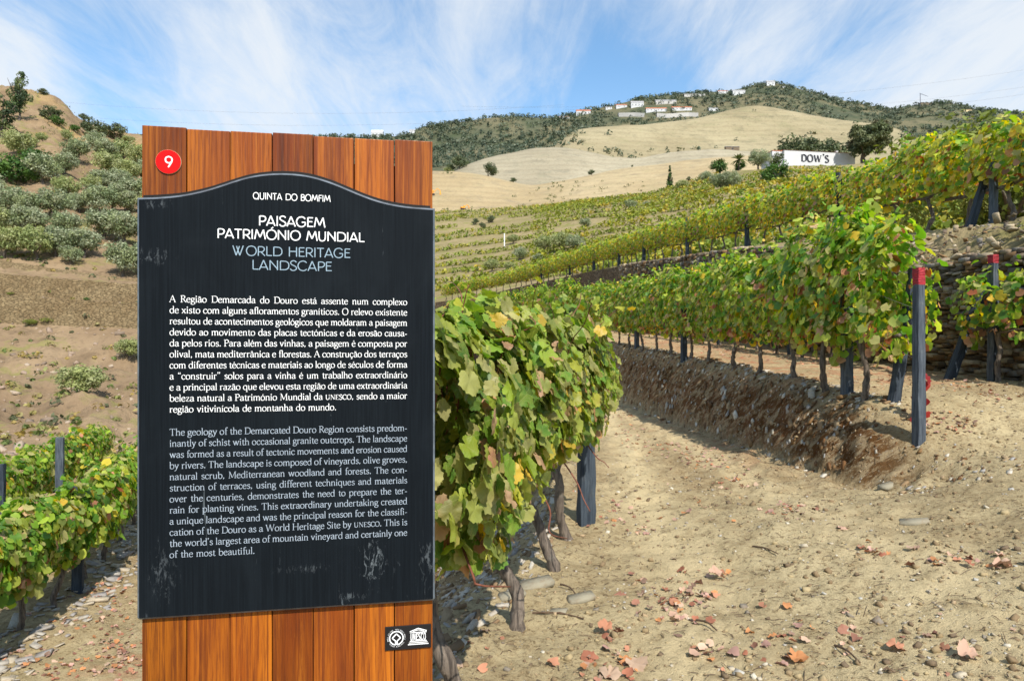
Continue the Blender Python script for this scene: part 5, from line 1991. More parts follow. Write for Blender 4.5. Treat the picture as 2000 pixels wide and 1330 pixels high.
def crown(seed, H, W, base, clumps, n_per, leaf, pal, shape='olive', cr=0.28, name='crown'):
    r_ = np.random.default_rng(seed)
    d = r_.normal(0, 1, (clumps, 3))
    d /= np.linalg.norm(d, axis=1)[:, None]
    q = r_.uniform(0.15, 1, clumps) ** 0.45
    C = d * q[:, None]
    hc = (H - base) / 2
    if shape == 'cone':
        t = r_.uniform(0, 1, clumps) ** 1.2
        a = r_.uniform(0, 6.28, clumps)
        rad = W / 2 * (1 - t) ** 0.8 * r_.uniform(0.4, 0.8, clumps)
        C = np.stack([np.cos(a) * rad, np.sin(a) * rad, base + t * (H - base)], -1)
        R = cr * W * (1.1 - t * 0.7)
    else:
        C = C * np.array([W / 2 * 0.85, W / 2 * 0.85, hc * 0.8]) + np.array([0, 0, base + hc])
        C[:, 0] += 0.12 * W * np.sin(C[:, 2] * 3.0 / H + seed)
        R = cr * W * r_.uniform(0.55, 1.15, clumps)
    pal = np.asarray(pal)
    cols = pal[r_.integers(0, len(pal), clumps)]
    return leaf_quads(name, C, R, n_per, leaf, cols, M['leaf_tree'], r_)


def bole(seed, H, r0, limbs=3, spread=0.4, name='trunk'):
    r_ = np.random.default_rng(seed)
    V = []
    Fc = []

    def add(p, rad, n):
        v, f = tube(p, rad, n, 0.06, seed)
        b = len(V)
        V.extend(v)
        Fc.extend([tuple(i + b for i in q) for q in f])
    P = spline([(0, 0, -0.4), (r_.normal(0, .05) * H, r_.normal(0, .05) * H, H * 0.3), (r_.normal(0, .06) * H, r_.normal(0, .06) * H, H * 0.55)], 4)
    add(P, np.linspace(r0 * 1.3, r0 * 0.7, len(P)), 7)
    for k in range(limbs):
        a = 6.28 * k / limbs + r_.uniform(0, 1)
        e = P[-1] + np.array([math.cos(a) * spread * H, math.sin(a) * spread * H, H * r_.uniform(0.2, 0.4)])
        m_ = (P[-1] + e) / 2 + np.array([0, 0, -0.04 * H])
        Q_ = spline([P[-1] - np.array([0, 0, 0.02 * H]), m_, e], 3)
        add(Q_, np.linspace(r0 * 0.6, r0 * 0.2, len(Q_)), 5)
    me = bpy.data.meshes.new(name)
    me.from_pydata([tuple(map(float, v)) for v in V], [], Fc)
    me.polygons.foreach_set('use_smooth', [True] * len(me.polygons))
    me.materials.append(M['tree_bark'])
    return me


OLIVE = [(0.22, 0.26, 0.135), (0.28, 0.31, 0.185), (0.18, 0.225, 0.105), (0.34, 0.36, 0.22), (0.24, 0.275, 0.125)]
OLIVE_Y = [(0.29, 0.32, 0.115), (0.23, 0.275, 0.10), (0.33, 0.345, 0.16)]
DARKG = [(0.05, 0.115, 0.02), (0.075, 0.155, 0.025), (0.04, 0.085, 0.02), (0.10, 0.18, 0.035)]
DULLG = [(0.085, 0.11, 0.045), (0.12, 0.145, 0.06), (0.06, 0.08, 0.035), (0.15, 0.165, 0.075)]
LIME = [(0.22, 0.25, 0.04), (0.17, 0.20, 0.035), (0.26, 0.27, 0.07), (0.13, 0.16, 0.03)]
PINE = [(0.05, 0.085, 0.03), (0.08, 0.12, 0.04), (0.035, 0.06, 0.022), (0.12, 0.15, 0.05)]

PROTO = {}


def tree_data(kind, seed):
    key = (kind, seed)
    if key not in PROTO:
        if kind == 'olive':      # unit: 4.2 m tall
            PROTO[key] = (crown(seed, 4.2, 5.2, 0.95, 64, 54, 0.14, OLIVE if seed % 3 else OLIVE_Y, cr=0.145), bole(seed, 2.2, 0.17), 4.2)
        elif kind == 'dark':     # evergreen shrub, 3 m
            PROTO[key] = (crown(seed, 3.0, 3.6, 0.1, 34, 44, 0.15, DARKG, cr=0.19), bole(seed, 1.5, 0.12), 3.0)
        elif kind == 'dull':
            PROTO[key] = (crown(seed, 4.0, 4.4, 0.3, 40, 44, 0.17, DULLG, cr=0.18), bole(seed, 2.2, 0.16), 4.0)
        elif kind == 'lime':
            PROTO[key] = (crown(seed, 5.0, 7.5, 0.7, 90, 60, 0.12, LIME, cr=0.11), bole(seed, 2.6, 0.2, 5), 5.0)
        elif kind == 'cypress':
            PROTO[key] = (crown(seed, 8.0, 2.6, 0.3, 60, 34, 0.22, DULLG[:3] + DARKG[:1], 'cone', cr=0.2), bole(seed, 3.0, 0.2, 2, 0.1), 8.0)
        elif kind == 'big':
            PROTO[key] = (crown(seed, 14.0, 13.6, 2.4, 80, 100, 0.40, DULLG + [(0.10, 0.095, 0.045)], cr=0.135), bole(seed, 7.0, 0.7, 4), 14.0)
        elif kind == 'pine':
            PROTO[key] = (crown(seed, 9.0, 5.2, 1.2, 26, 90, 0.2, PINE, cr=0.17), bole(seed, 7.5, 0.2, 6, 0.22), 9.0)
    return PROTO[key]


def tree(name, kind, seed, p, h, label, cat='tree', group=None, wide=1.0, sink=0.05):
    cm, bm_, H = tree_data(kind, seed)
    o = thing(name, label, cat, (p[0], p[1], p[2] - sink * h), random.uniform(0, 6.28), group)
    s = h / H
    o.scale = (s * wide, s * wide, s)
    part('trunk', bm_, o)
    part('crown', cm, o)
    return o


# ---- olive grove on the left hillside (photo column, foot row, height in photo rows)
grove = [  # tier, u, v, h, kind
    ('skyline tier', [(40, 310, 52, 'olive'), (82, 278, 18, 'olive'), (132, 276, 22, 'olive'), (150, 318, 44, 'olive'), (186, 300, 40, 'olive'), (205, 318, 42, 'olive'), (240, 322, 48, 'olive'), (268, 330, 46, 'olive'), (300, 320, 40, 'olive')]),
    ('upper tier', [(-30, 350, 52, 'olive'), (84, 362, 56, 'olive'), (125, 345, 42, 'olive'), (160, 352, 56, 'olive'), (222, 350, 50, 'olive'), (256, 362, 46, 'olive'), (290, 360, 46, 'olive')]),
    ('second tier', [(-20, 395, 54, 'olive'), (134, 389, 44, 'olive'), (178, 380, 36, 'olive'), (204, 378, 44, 'olive'), (232, 371, 38, 'olive'), (264, 398, 48, 'olive'), (305, 395, 48, 'olive')]),
    ('third tier', [(12, 418, 58, 'olive'), (50, 428, 56, 'olive'), (104, 424, 54, 'olive'), (156, 416, 38, 'olive'), (192, 424, 58, 'olive'), (220, 412, 54, 'olive'), (250, 418, 44, 'olive'), (296, 430, 54, 'olive')]),
    ('fourth tier', [(-24, 462, 60, 'olive'), (34, 466, 58, 'olive'), (66, 458, 48, 'olive'), (126, 472, 52, 'olive'), (152, 462, 44, 'olive'), (206, 470, 58, 'olive'), (244, 476, 60, 'olive'), (300, 486, 58, 'olive')]),
    ('bottom tier', [(10, 502, 58, 'olive'), (76, 508, 66, 'olive'), (108, 500, 56, 'olive'), (166, 502, 58, 'olive'), (136, 516, 36, 'olive'), (240, 540, 66, 'olive'), (292, 540, 62, 'olive')]),
]
random.seed(3)
for tier, lst in grove:
    k = 0
    for u, v, h, kd in sorted(lst):
        p = LH.on(u, v)
        hm = 1.12 * h / F * p[1]
        tree('olive_tree', 'olive', 800 + random.randrange(6), p, hm, 'grey-green olive tree, %s from the left in the %s of the left grove' % (ORD[k], tier), 'tree', 'olive trees on the left hillside', random.uniform(0.85, 1.05))
        k += 1
for u, v, h, kd, lab in [(72, 338, 48, 'dark', 'bright dark-green bush among the olives, midway up the left hillside'), (22, 356, 56, 'dark', 'large dark-green bush at the left edge among the olives'),
                         (-8, 345, 40, 'dark', 'dark-green bush cut off by the left edge of the photo'), (62, 352, 26, 'dark', 'small dark-green shrub in front of the bright bush'),
                         (103, 236, 34, 'dull', 'dull round shrub on the bare upper slope at the left'), (83, 186, 13, 'dull', 'tiny green shrub on the left skyline'),
                         (112, 246, 18, 'dark', 'low green shrub on the tan slope below the round shrub'), (145, 256, 14, 'dark', 'low dark shrub lying along the upper left slope'),
                         (187, 274, 44, 'dull', 'dark evergreen tree on the left skyline near the board'), (224, 274, 36, 'dull', 'second dark evergreen on the left skyline, nearest the board'),
                         (166, 224, 14, 'dull', 'small shrub on the rocky left ridge'), (60, 290, 22, 'olive', 'lone pale shrub on the tan bare patch at the left'), (38, 288, 20, 'lime', 'yellow-green shrub on the tan bare patch'),
                         (250, 282, 18, 'olive', 'little olive on the skyline behind the board edge'),
                         (60, 634, 14, 'lime', 'small yellow-green shrub at the foot of the lowest stone wall'), (90, 634, 14, 'lime', 'twin small shrub right of the first at the wall foot'),
                         (164, 778, 74, 'olive', 'large grey-green bush alone on the rocky slope at the left'), (255, 700, 44, 'olive', 'grey-green bush on the rocky slope, half behind the board'),
                         (168, 588, 8, 'dark', 'small dark tuft on the ledge between the stone walls'), (22, 574, 8, 'lime', 'pale green tuft on the wall ledge at the left')]:
    p = LH.on(u, v)
    tree('shrub' if kd != 'dull' else 'evergreen_tree', kd, 820 + random.randrange(2) if kd != 'olive' else 801, p, h / F * p[1], lab, 'shrub', 'shrubs on the left hillside', 1.15 if h > 20 else 1.4)
p = LH.on(36, 240)
tree('pine_tree', 'pine', 840, p, 112 / F * p[1], 'tall windswept pine on the left skyline at the photo edge', 'tree', None, 0.68)
p = LH.on(2, 270)
tree('pine_tree', 'pine', 841, p, 100 / F * p[1], 'bushy pale pine cut by the left edge below the tall pine', 'tree', None, 1.25)

# low tufts and scrub on the left hillside: nobody could count them
r_ = np.random.default_rng(61)
C, R, CL = [], [], []
nr, nc = LH.G.shape[:2]
for k in range(1700):
    a = r_.uniform(3, nr - 12)
    b = r_.uniform(0, nc - 2)
    p = LH.sample(np.array(a), np.array(b))
    t = LH.t[int(a)]
    if 3.9 < t < 9 and r_.random() < 0.6:
        continue
    s = r_.uniform(0.10, 0.32) * (1 + max(0, t - 9) * 0.5)
    C.append(p + np.array([0, 0, s * 0.3]))
    R.append(s)
    CL.append([(0.20, 0.21, 0.06), (0.12, 0.16, 0.04), (0.28, 0.24, 0.08), (0.10, 0.11, 0.05), (0.30, 0.22, 0.06)][r_.integers(0, 5)])
stuff(part('hillside_tufts', leaf_quads('hillside_tufts', np.array(C), np.array(R), 16, 0.11, np.array(CL), M['leaf_tree'], r_), None), 'green and yellow tufts of grass and scrub over the left hillside', 'grass tufts')
# loose rocks on the left slope
items = []
for k in range(900):
    a = r_.uniform(3, 62)
    b = r_.uniform(0, nc - 2)
    p = LH.sample(np.array(a), np.array(b))
    s = min(0.3, r_.gamma(1.8, 0.035) + 0.02)
    items.append((p, (r_.normal(0, .5), r_.normal(0, .5), r_.uniform(0, 6)), (s, s * .8, s * .5), np.array([(0.30, 0.22, 0.16), (0.38, 0.30, 0.22), (0.20, 0.15, 0.11)][r_.integers(0, 3)])))
stuff(part('slope_rocks', rocks_mesh('slope_rocks', items, M['shard']), None), 'loose brown rocks scattered over the left slope', 'rocks')

# ---- bushes, trees and buildings of the vineyard spur
spur_list = [
    (1065, 492, 36, 'olive', 'first big olive of the clump beyond the top row'), (1095, 492, 40, 'olive', 'middle olive of the clump beyond the top row'), (1122, 490, 34, 'olive', 'right olive of the clump beyond the top row'),
    (1014, 510, 28, 'olive', 'round olive bush left of the olive clump'), (1046, 514, 20, 'olive', 'small olive bush under the olive clump'),
    (962, 530, 28, 'olive', 'olive bush low in the valley behind the near vines'), (992, 532, 22, 'olive', 'smaller olive bush low in the valley, right of its neighbour'),
    (1145, 446, 22, 'olive', 'lone round olive on the yellow vineyard slope'), (1230, 410, 22, 'olive', 'left round olive on the slope under the pale earth'), (1273, 396, 22, 'olive', 'upper round olive beside the cypress slope'), (1258, 406, 13, 'olive', 'little olive between the two round ones'),
    (1327, 372, 22, 'olive', 'olive bush at the foot of the cypress'), (1380, 356, 24, 'olive', 'round olive below the palms'), (1408, 372, 36, 'olive', 'wide olive bush below the white building'), (1424, 370, 38, 'olive', 'right half of the wide olive pair below the white building'),
    (1345, 350, 10, 'dull', 'low dark hedge bush right of the cypress'), (1000, 478, 22, 'olive', 'olive bush beside the white pole in the valley'),
    (1518, 354, 46, 'dark', 'round bright green tree in front of the white building'), (1500, 352, 20, 'lime', 'small yellow-green shrub left of the round green tree'),
    (1482, 326, 40, 'olive', 'pale leafy tree left of the white building'), (1520, 312, 30, 'dull', 'dark bush behind the left end of the white building'), (1408, 338, 30, 'dark', 'dark garden bush under the left palm'), (1445, 332, 20, 'dark', 'dark garden bush under the right palm'),
    (930, 440, 14, 'dull', 'dark shrub at the valley head, left of three'), (944, 446, 14, 'dull', 'dark shrub at the valley head, middle of three'), (958, 436, 16, 'dull', 'dark shrub at the valley head, right of three'), (905, 425, 12, 'lime', 'greenish shrub at the edge of the earthworks'),
]
for u, v, h, kd, lab in spur_list:
    p = SP.on(u, v)
    tree('olive_tree' if kd == 'olive' else 'shrub', kd, {'olive': 800 + random.randrange(6), 'dull': 820 + random.randrange(2), 'dark': 820, 'lime': 821}[kd], p, h / F * p[1], lab, 'tree' if h > 25 else 'shrub', 'trees on the vineyard slope', 0.72 if kd == 'lime' else 1.0)
p = SP.on(1309, 366)
tree('cypress_tree', 'cypress', 850, p, 46 / F * p[1], 'slim dark pointed cypress on the crest of the vineyard slope', 'tree')
p = at(1688, 322, 247)
tree('big_oak_tree', 'big', 860, p, 90 / F * 247, 'big dark spreading tree at the right end of the white building', 'tree', None, 1.0, 0.02)
for u, v, h, lab in ((1560, 296, 38, 'left dark tree showing above the white building roof'), (1590, 296, 30, 'middle dark tree showing above the white building roof'), (1625, 296, 26, 'right dark tree showing above the white building roof')):
    p = at(u, 330, 285)
    tree('roadside_tree', 'dull', 820, p, (330 - v + h) / F * p[1], lab, 'tree', 'trees behind the white building')
# lime-green loose tree at the right, behind the top row
p = np.array([14.6, 19.5, 5.0])
o = tree('acacia_tree', 'lime', 870, p, 4.7, 'feathery yellow-green tree behind the top vines at the right edge', 'tree', None, 1.1)
o.location = (15.7, 21.5, 4.7)
o = tree('acacia_tree', 'lime', 871, p, 3.1, 'lower feathery yellow-green bush beside the larger one at the right edge', 'tree', None, 1.1)
o.location = (17.6, 22.0, 4.7)


def palm(p, h, label):
    o = thing('palm_tree', label, 'tree', p, 0.4, 'garden palms')
    V, Fc = tube([(0, 0, -0.4), (0.05, 0, h * 0.3), (0, 0, h * 0.6)], [0.32, 0.28, 0.3], 8, 0.05, 3)
    mesh_obj('trunk', V, Fc, M['tree_bark'], o)
    r_ = np.random.default_rng(9)
    V, Fc = [], []
    for k in range(34):
        a = r_.uniform(0, 6.28)
        el = r_.uniform(-0.3, 1.3)
        L = h * 0.55
        pts = []
        for t in np.linspace(0, 1, 6):
            rr = L * t * math.cos(el) * (1 - 0.1 * t)
            zz_ = h * 0.6 + L * t * math.sin(el) - 0.35 * L * t * t
            pts.append((math.cos(a) * rr, math.sin(a) * rr, zz_))
        sx, sy = -math.sin(a), math.cos(a)
        b = len(V)
        for i, q in enumerate(pts):
            w = 0.35 * math.sin(math.pi * (0.12 + 0.88 * i / 5)) + 0.02
            V += [(q[0] - sx * w, q[1] - sy * w, q[2] - 0.12), q, (q[0] + sx * w, q[1] + sy * w, q[2] - 0.12)]
        for i in range(5):
            for j in range(2):
                Fc.append((b + i * 3 + j, b + i * 3 + j + 1, b + i * 3 + j + 4, b + i * 3 + j + 3))
    me = bpy.data.meshes.new('fronds')
    me.from_pydata([tuple(map(float, v)) for v in V], [], Fc)
    ca = me.color_attributes.new('tint', 'FLOAT_COLOR', 'POINT')
    ca.data.foreach_set('color', np.tile(np.array([0.10, 0.12, 0.03, 1], np.float32), len(V)))
    me.materials.append(M['leaf_tree'])
    part('crown', me, o)


p = SP.on(1408, 338)
palm(p, 5.8, 'left garden palm below the bare hill')
p = SP.on(1443, 332)
palm(p, 6.4, 'right garden palm below the bare hill')

# white lettered building
bld = thing('white_building', 'long white building with big dark serif letters on its side, on the slope crest', 'building', tuple(at(1532, 326, 250)), math.radians(9))
s_ = 250 / F
wl_, hl_ = 152 * s_, 33 * s_
mb = MB()
mb.box(0, wl_, 0, 9, -4, hl_)
mb.add(*box_data(-22 * s_, -0.002, 1.2, 9, -4, hl_ - 0.25))
mb.build('wall', M['white_wall'], bld)
mb = MB()
mb.add([(-0.2, -0.25, hl_ + 0.02), (wl_ + 0.2, -0.25, hl_ + 0.02), (wl_ + 0.2, 4.5, hl_ + 0.9), (-0.2, 4.5, hl_ + 0.9), (wl_ + 0.2, 9.2, hl_ + 0.02), (-0.2, 9.2, hl_ + 0.02)],
       [(0, 1, 2, 3), (3, 2, 4, 5), (0, 3, 5), (1, 4, 2), (0, 5, 4, 1)])
mb.add(*box_data(-22 * s_, -0.25, 1.1, 9.1, hl_ - 0.24, hl_ + 0.05))
mb.build('roof', M['tile_roof'], bld)
Lw = Letters(-0.03)
xx = 35 * s_
sz_ = 13.2 * s_ / 0.68
for c in "DOW'S":
    if c == "'":
        Lw.glyph(SERIF, c, xx + 0.2, hl_ * 0.36 + 0.2, sz_ * 1.1, nib(22, 10), 8, 10, 1.0)
        xx += 0.30 * sz_
        continue
    Lw.glyph(SERIF, c, xx, hl_ * 0.36, sz_, nib(22, 10), 8, 6, 0.95)
    xx += (SERIF[c][0] * 0.92 + 9) * sz_ / 100
Lw.build('lettering', M['dark_letter'], bld)
mb = MB()
mb.box(122 * s_, 126 * s_, 3, 4, hl_, hl_ + 1.6)
mb.build('chimney', M['white_wall'], bld)


def house(label, u, v, w, h, loft, wall='white_wall', roof='tile_roof', dep=9.0, rz=0.0, nwin=3, gable=0.36, Y=None, group='village houses on the far hill'):
    p = at(u, v, Y) if Y else loft.on(u, v)
    s = p[1] / F
    o = thing('house', label, 'house', p, rz, group)
    W_, H_ = w * s * 0.88, h * s * 0.9
    hw_ = H_ * (1 - gable)
    mb = MB()
    mb.box(-W_ / 2, W_ / 2, 0, dep, -6, hw_)
    mb.build('wall', M[wall], o)
    mb = MB()
    e = 0.35
    mb.add([(-W_ / 2 - e, -e, hw_), (W_ / 2 + e, -e, hw_), (W_ / 2 + e, dep / 2, H_), (-W_ / 2 - e, dep / 2, H_), (W_ / 2 + e, dep + e, hw_), (-W_ / 2 - e, dep + e, hw_)],
           [(0, 1, 2, 3), (3, 2, 4, 5), (0, 3, 5), (1, 4, 2), (0, 5, 4, 1)])
    mb.build('roof', M[roof], o)
    for k in range(nwin):
        xw = -W_ / 2 + W_ * (k + 0.5) / nwin
        ww = min(1.3, W_ / nwin * 0.25)
        mb = MB()
        mb.box(xw - ww / 2, xw + ww / 2, -0.12, 0.02, hw_ * 0.42, hw_ * 0.70)
        mb.build('window', M['window'], o)
    return o


HL = [
    ('left long white shed with red roof below the village', 1234, 220, 44, 11, 'white_wall', 'tile_roof', 6), ('middle long white shed with red roof below the village', 1283, 219, 46, 11, 'white_wall', 'tile_roof', 6),
    ('right long white shed with red roof below the village', 1331, 217, 44, 11, 'white_wall', 'tile_roof', 6), ('tall white village house above the left shed', 1247, 209, 28, 15, 'white_wall', 'grey_roof', 4),
    ('cream yellow village house with dark windows', 1280, 210, 34, 17, 'cream_wall', 'tile_roof', 5), ('long grey-roofed building at the village crown', 1302, 203, 46, 11, 'grey_wall', 'grey_roof', 4),
    ('small white house left of the village', 1211, 211, 24, 10, 'white_wall', 'tile_roof', 2), ('tiny white house at the village left edge', 1187, 214, 14, 8, 'white_wall', 'grey_roof', 2),
    ('white terrace house with red roof on the left shoulder', 1137, 225, 32, 13, 'white_wall', 'tile_roof', 4), ('low white house left of the terrace house', 1101, 233, 22, 8, 'white_wall', 'tile_roof', 3),
    ('small white house right of the sheds, above the straw hill', 1397, 218, 20, 9, 'white_wall', 'grey_roof', 2), ('white house with red roof on the upper ridge', 1413, 184, 22, 9, 'white_wall', 'tile_roof', 3),
    ('larger white house on the upper ridge', 1446, 185, 28, 12, 'white_wall', 'grey_roof', 3), ('tiny white house just left of the summit house', 1485, 173, 13, 9, 'white_wall', 'grey_roof', 1),
    ('white house with dark windows on the very summit', 1507, 168, 18, 13, 'white_wall', 'grey_roof', 2), ('tiny white hut right of the summit house', 1529, 172, 7, 5, 'white_wall', 'grey_roof', 1),
    ('tan boundary house wall on the village ridge', 1356, 190, 46, 8, 'grey_wall', 'grey_roof', 3), ('small red-roofed house on the right shoulder of the far hill', 1893, 219, 18, 7, 'cream_wall', 'tile_roof', 2),
    ('rounded white house on the skyline just behind the board top', 739, 268, 26, 17, 'white_wall', 'white_wall', 3), ('little white house on the scrub slope right of the board', 802, 262, 12, 11, 'white_wall', 'grey_roof', 1),
]
for lab, u, v, w, h, wm, rm, nw in HL:
    house(lab, u, v, w, h, EH, wm, rm, 9.0, 0.0, nw)
house('pale flat-roofed house behind the left hill, beside the board edge', 262, 274, 34, 16, None, 'white_wall', 'grey_roof', 8.0, 0.0, 3, 0.25, 180, None)
house('small weathered brown hut on the bare straw hill', 1430, 296, 30, 11, DH, 'brown_hut', 'grey_roof', 4.0, 0.0, 1, 0.2, None, None)
# retaining wall under the sheds
pp = [EH.on(u, 228) for u in range(1195, 1361, 15)]
V, Fc = [], []
for q in pp:
    V += [(q[0], q[1] - 3, q[2] - 4), (q[0], q[1] - 3, q[2] + 5), (q[0], q[1] + 3, q[2] + 5), (q[0], q[1] + 3, q[2] - 4)]
for k in range(len(pp) - 1):
    for j in range(4):
        Fc.append((k * 4 + j, k * 4 + (j + 1) % 4, (k + 1) * 4 + (j + 1) % 4, (k + 1) * 4 + j))
o = mesh_obj('retaining_wall', V, Fc, M['grey_wall'])
tag(o, 'long tan retaining wall beneath the white sheds of the village', 'wall')

# mast with a jib on the right shoulder of the far hill
p = EH.on(1795, 208)
o = thing('mast_crane', 'dark mast with a slanting jib on the right hill shoulder', 'crane', p)
V, Fc = tube([(0, 0, -2), (0, 0, 24)], [0.7, 0.5], 6)
mesh_obj('mast', V, Fc, M['mast'], o)
V, Fc = tube([(-1, 0, 23.5), (14, 0, 18)], [0.5, 0.35], 5)
mesh_obj('jib', V, Fc, M['mast'], o)
p = EH.on(1815, 206)
house('dark ruin-like building beside the mast on the hill shoulder', 1810, 206, 26, 7, EH, 'brown_hut', 'grey_roof', 8, 0, 2, 0.15)


def excavator(p, s, label, rz):
    o = thing('excavator', label, 'excavator', p, rz, 'excavators on the pale earth')
    mb = MB()
    mb.box(-1.9 * s, 1.9 * s, -1.3 * s, -0.6 * s, -0.2, 0.8 * s)
    mb.build('track', M['rubber'], o, bevel=0.15 * s)
    mb = MB()
    mb.box(-1.9 * s, 1.9 * s, 0.6 * s, 1.3 * s, -0.2, 0.8 * s)
    mb.build('track', M['rubber'], o, bevel=0.15 * s)
    mb = MB()
    mb.box(-2.2 * s, 0.9 * s, -1.2 * s, 1.2 * s, 0.85 * s, 1.9 * s)
    mb.build('body', M['orange_machine'], o, bevel=0.1 * s)
    mb = MB()
    mb.box(0.0 * s, 1.3 * s, -1.15 * s, -0.1 * s, 1.92 * s, 3.1 * s)
    mb.build('cab', M['orange_machine'], o, bevel=0.08 * s)
    mb = MB()
    mb.add([(1.0 * s, 0, 1.6 * s), (1.4 * s, 0, 1.5 * s), (3.4 * s, 0, 4.1 * s), (5.4 * s, 0, 2.9 * s), (5.6 * s, 0, 3.2 * s), (3.4 * s, 0, 4.6 * s)] + [(1.0 * s, .4 * s, 1.6 * s), (1.4 * s, .4 * s, 1.5 * s), (3.4 * s, .4 * s, 4.1 * s), (5.4 * s, .4 * s, 2.9 * s), (5.6 * s, .4 * s, 3.2 * s), (3.4 * s, .4 * s, 4.6 * s)],
           [(0, 1, 2, 5), (2, 3, 4, 5), (6, 11, 8, 7), (8, 11, 10, 9), (0, 6, 7, 1), (1, 7, 8, 2), (2, 8, 9, 3), (3, 9, 10, 4), (4, 10, 11, 5), (5, 11, 6, 0)])
    mb.build('boom', M['orange_machine'], o)
    mb = MB()
    mb.add([(5.2 * s, -0.05, 3.1 * s), (5.6 * s, -0.05, 3.1 * s), (5.9 * s, -0.05, 0.6 * s), (5.0 * s, -0.05, 0.3 * s), (5.2 * s, .5 * s, 3.1 * s), (5.6 * s, .5 * s, 3.1 * s), (5.9 * s, .5 * s, 0.6 * s), (5.0 * s, .5 * s, 0.3 * s)],
           [(0, 3, 2, 1), (4, 5, 6, 7), (0, 1, 5, 4), (1, 2, 6, 5), (2, 3, 7, 6), (3, 0, 4, 7)])
    mb.build('bucket_arm', M['orange_machine'], o)


excavator(AH.on(846, 381), 0.85, 'orange excavator with raised boom beside the board edge', 0.1)
excavator(AH.on(902, 410), 0.6, 'small orange excavator lower down on the pale earth', 0.5)
p = SP.on(983, 486)
o = thing('white_pole', 'thin white pole standing in the valley vineyard', 'pole', p)
V, Fc = tube([(0, 0, -0.5), (0, 0, 30 / F * p[1])], [0.14, 0.12], 8)
mesh_obj('shaft', V, Fc, M['pole_white'], o)

# shrubs on the bare hills
for u, v, h, lf, kd, lab in [(951, 344, 28, AH, 'dull', 'round dark tree on the edge of the pale earth hill'), (1003, 358, 12, AH, 'dull', 'small dark bush at the toe of the grassy ridge'), (897, 330, 28, BH, 'dull', 'dark tree beside the grey dome at the left'),
                             (880, 332, 18, BH, 'dull', 'smaller dark bush left of the dome tree'), (866, 326, 14, BH, 'olive', 'pale bush at the left rim of the dome'), (1156, 341, 12, AH, 'dull', 'tiny dark bush alone on the pale earth'),
                             (1233, 327, 5, AH, 'dull', 'flat dark bush on the pale ramp'), (1172, 272, 20, EH, 'dull', 'dark round tree at the rim of the straw hill'), (1150, 272, 20, EH, 'dull', 'dark tree left of the one at the straw hill rim')]:
    p = lf.on(u, v)
    tree('hill_tree', kd, 801 if kd == 'olive' else 820 + random.randrange(2), p, h / F * p[1], lab, 'tree', 'lone trees on the bare hills', 1.1)

# far scrub and olive groves on the village hill: reads as one mass
r_ = np.random.default_rng(91)


def scatter_px(loft, n, dens, size, cols, name, label, cat, per=12, leaf=0.42, tmax=None, sq=0.85, last=None):
    C, R, CL = [], [], []
    nr, nc = loft.G.shape[:2]
    nr = last or nr
    cnt = 0
    while len(C) < n and cnt < n * 40:
        cnt += 1
        a = r_.uniform(0, nr - 1.01)
        b = r_.uniform(0, nc - 1.01)
        p = loft.sample(np.array(a), np.array(b))
        u = p[0] / p[1] * F + 1000
        v = HZ - (p[2] - EYE) / p[1] * F
        if r_.random() > dens(u, v, p):
            continue
        s = r_.uniform(*size)
        C.append(p + np.array([0, 0, s * 0.5]))
        R.append(s)
        CL.append(cols[r_.integers(0, len(cols))])
    R = np.array(R)
    return stuff(part(name, leaf_quads(name, np.array(C), R, per, R * leaf, np.array(CL), M['leaf_tree'], r_, sq), None), label, cat)


def dE(u, v, p):
    if u < 520 or u > 2150 or v > 345:
        return 0
    n_ = float(fbm(np.array(p[0] * 0.012), np.array(p[1] * 0.012), 3, 55))
    base = 0.55 + 0.7 * n_
    if u > 1120:
        base += 0.3
    if 1195 < u < 1370 and 205 < v < 232:
        base *= 0.15
    if 920 < u < 1080 and v < 262:
        base *= 0.35
    if 1760 < u < 1860 and 232 < v < 250:
        base = 0.03
    return base


SCRUB = [(0.065, 0.09, 0.05), (0.085, 0.115, 0.07), (0.115, 0.14, 0.09), (0.05, 0.072, 0.045), (0.135, 0.155, 0.10)]
scatter_px(EH, 6500, dE, (2.8, 5.6), SCRUB, 'hill_scrub', 'dark olive groves and scrub covering the far hill', 'scrub', 14, 0.42, last=88)


def dD(u, v, p):
    lim = prof(D_top, np.array([u - 1, u, u + 1]), 1, 1)[1]
    d = 0.012
    if 1135 < u < 1345 and 292 < v < 316:
        d = 0.9
    if 1330 < u < 1420 and 288 < v < 296:
        d = 0.5
    if 1480 < u < 1680 and 262 < v < 300 and u > 1520:
        d = 0.30
    if u > 1760:
        d = 0.8
    if u < 1140:
        d = 0.7
    return d


scatter_px(DH, 420, dD, (1.6, 3.4), SCRUB[:3] + [(0.12, 0.12, 0.05)], 'gully_scrub', 'line of dark scrub in the gullies of the bare hills', 'scrub', 14, 0.42, last=50)
scatter_px(AH, 160, lambda u, v, p: 0.6 if (1000 < u < 1320 and v > 355) or (u < 1000 and 336 < v < 345) or (860 < u < 1000 and v > 400) else 0.0, (0.5, 1.3), [(0.14, 0.15, 0.05), (0.09, 0.11, 0.04)], 'ridge_scrub', 'sparse green shrubs on the pale earth', 'scrub', 12, 0.42, last=33)
scatter_px(BH, 120, lambda u, v, p: 0.9 if (u < 885 and v < 350) else 0.0, (1.0, 2.2), [(0.14, 0.15, 0.05), (0.09, 0.11, 0.04)], 'dome_scrub', 'scrub at the left rim of the grey dome', 'scrub', 12, 0.42, last=33)

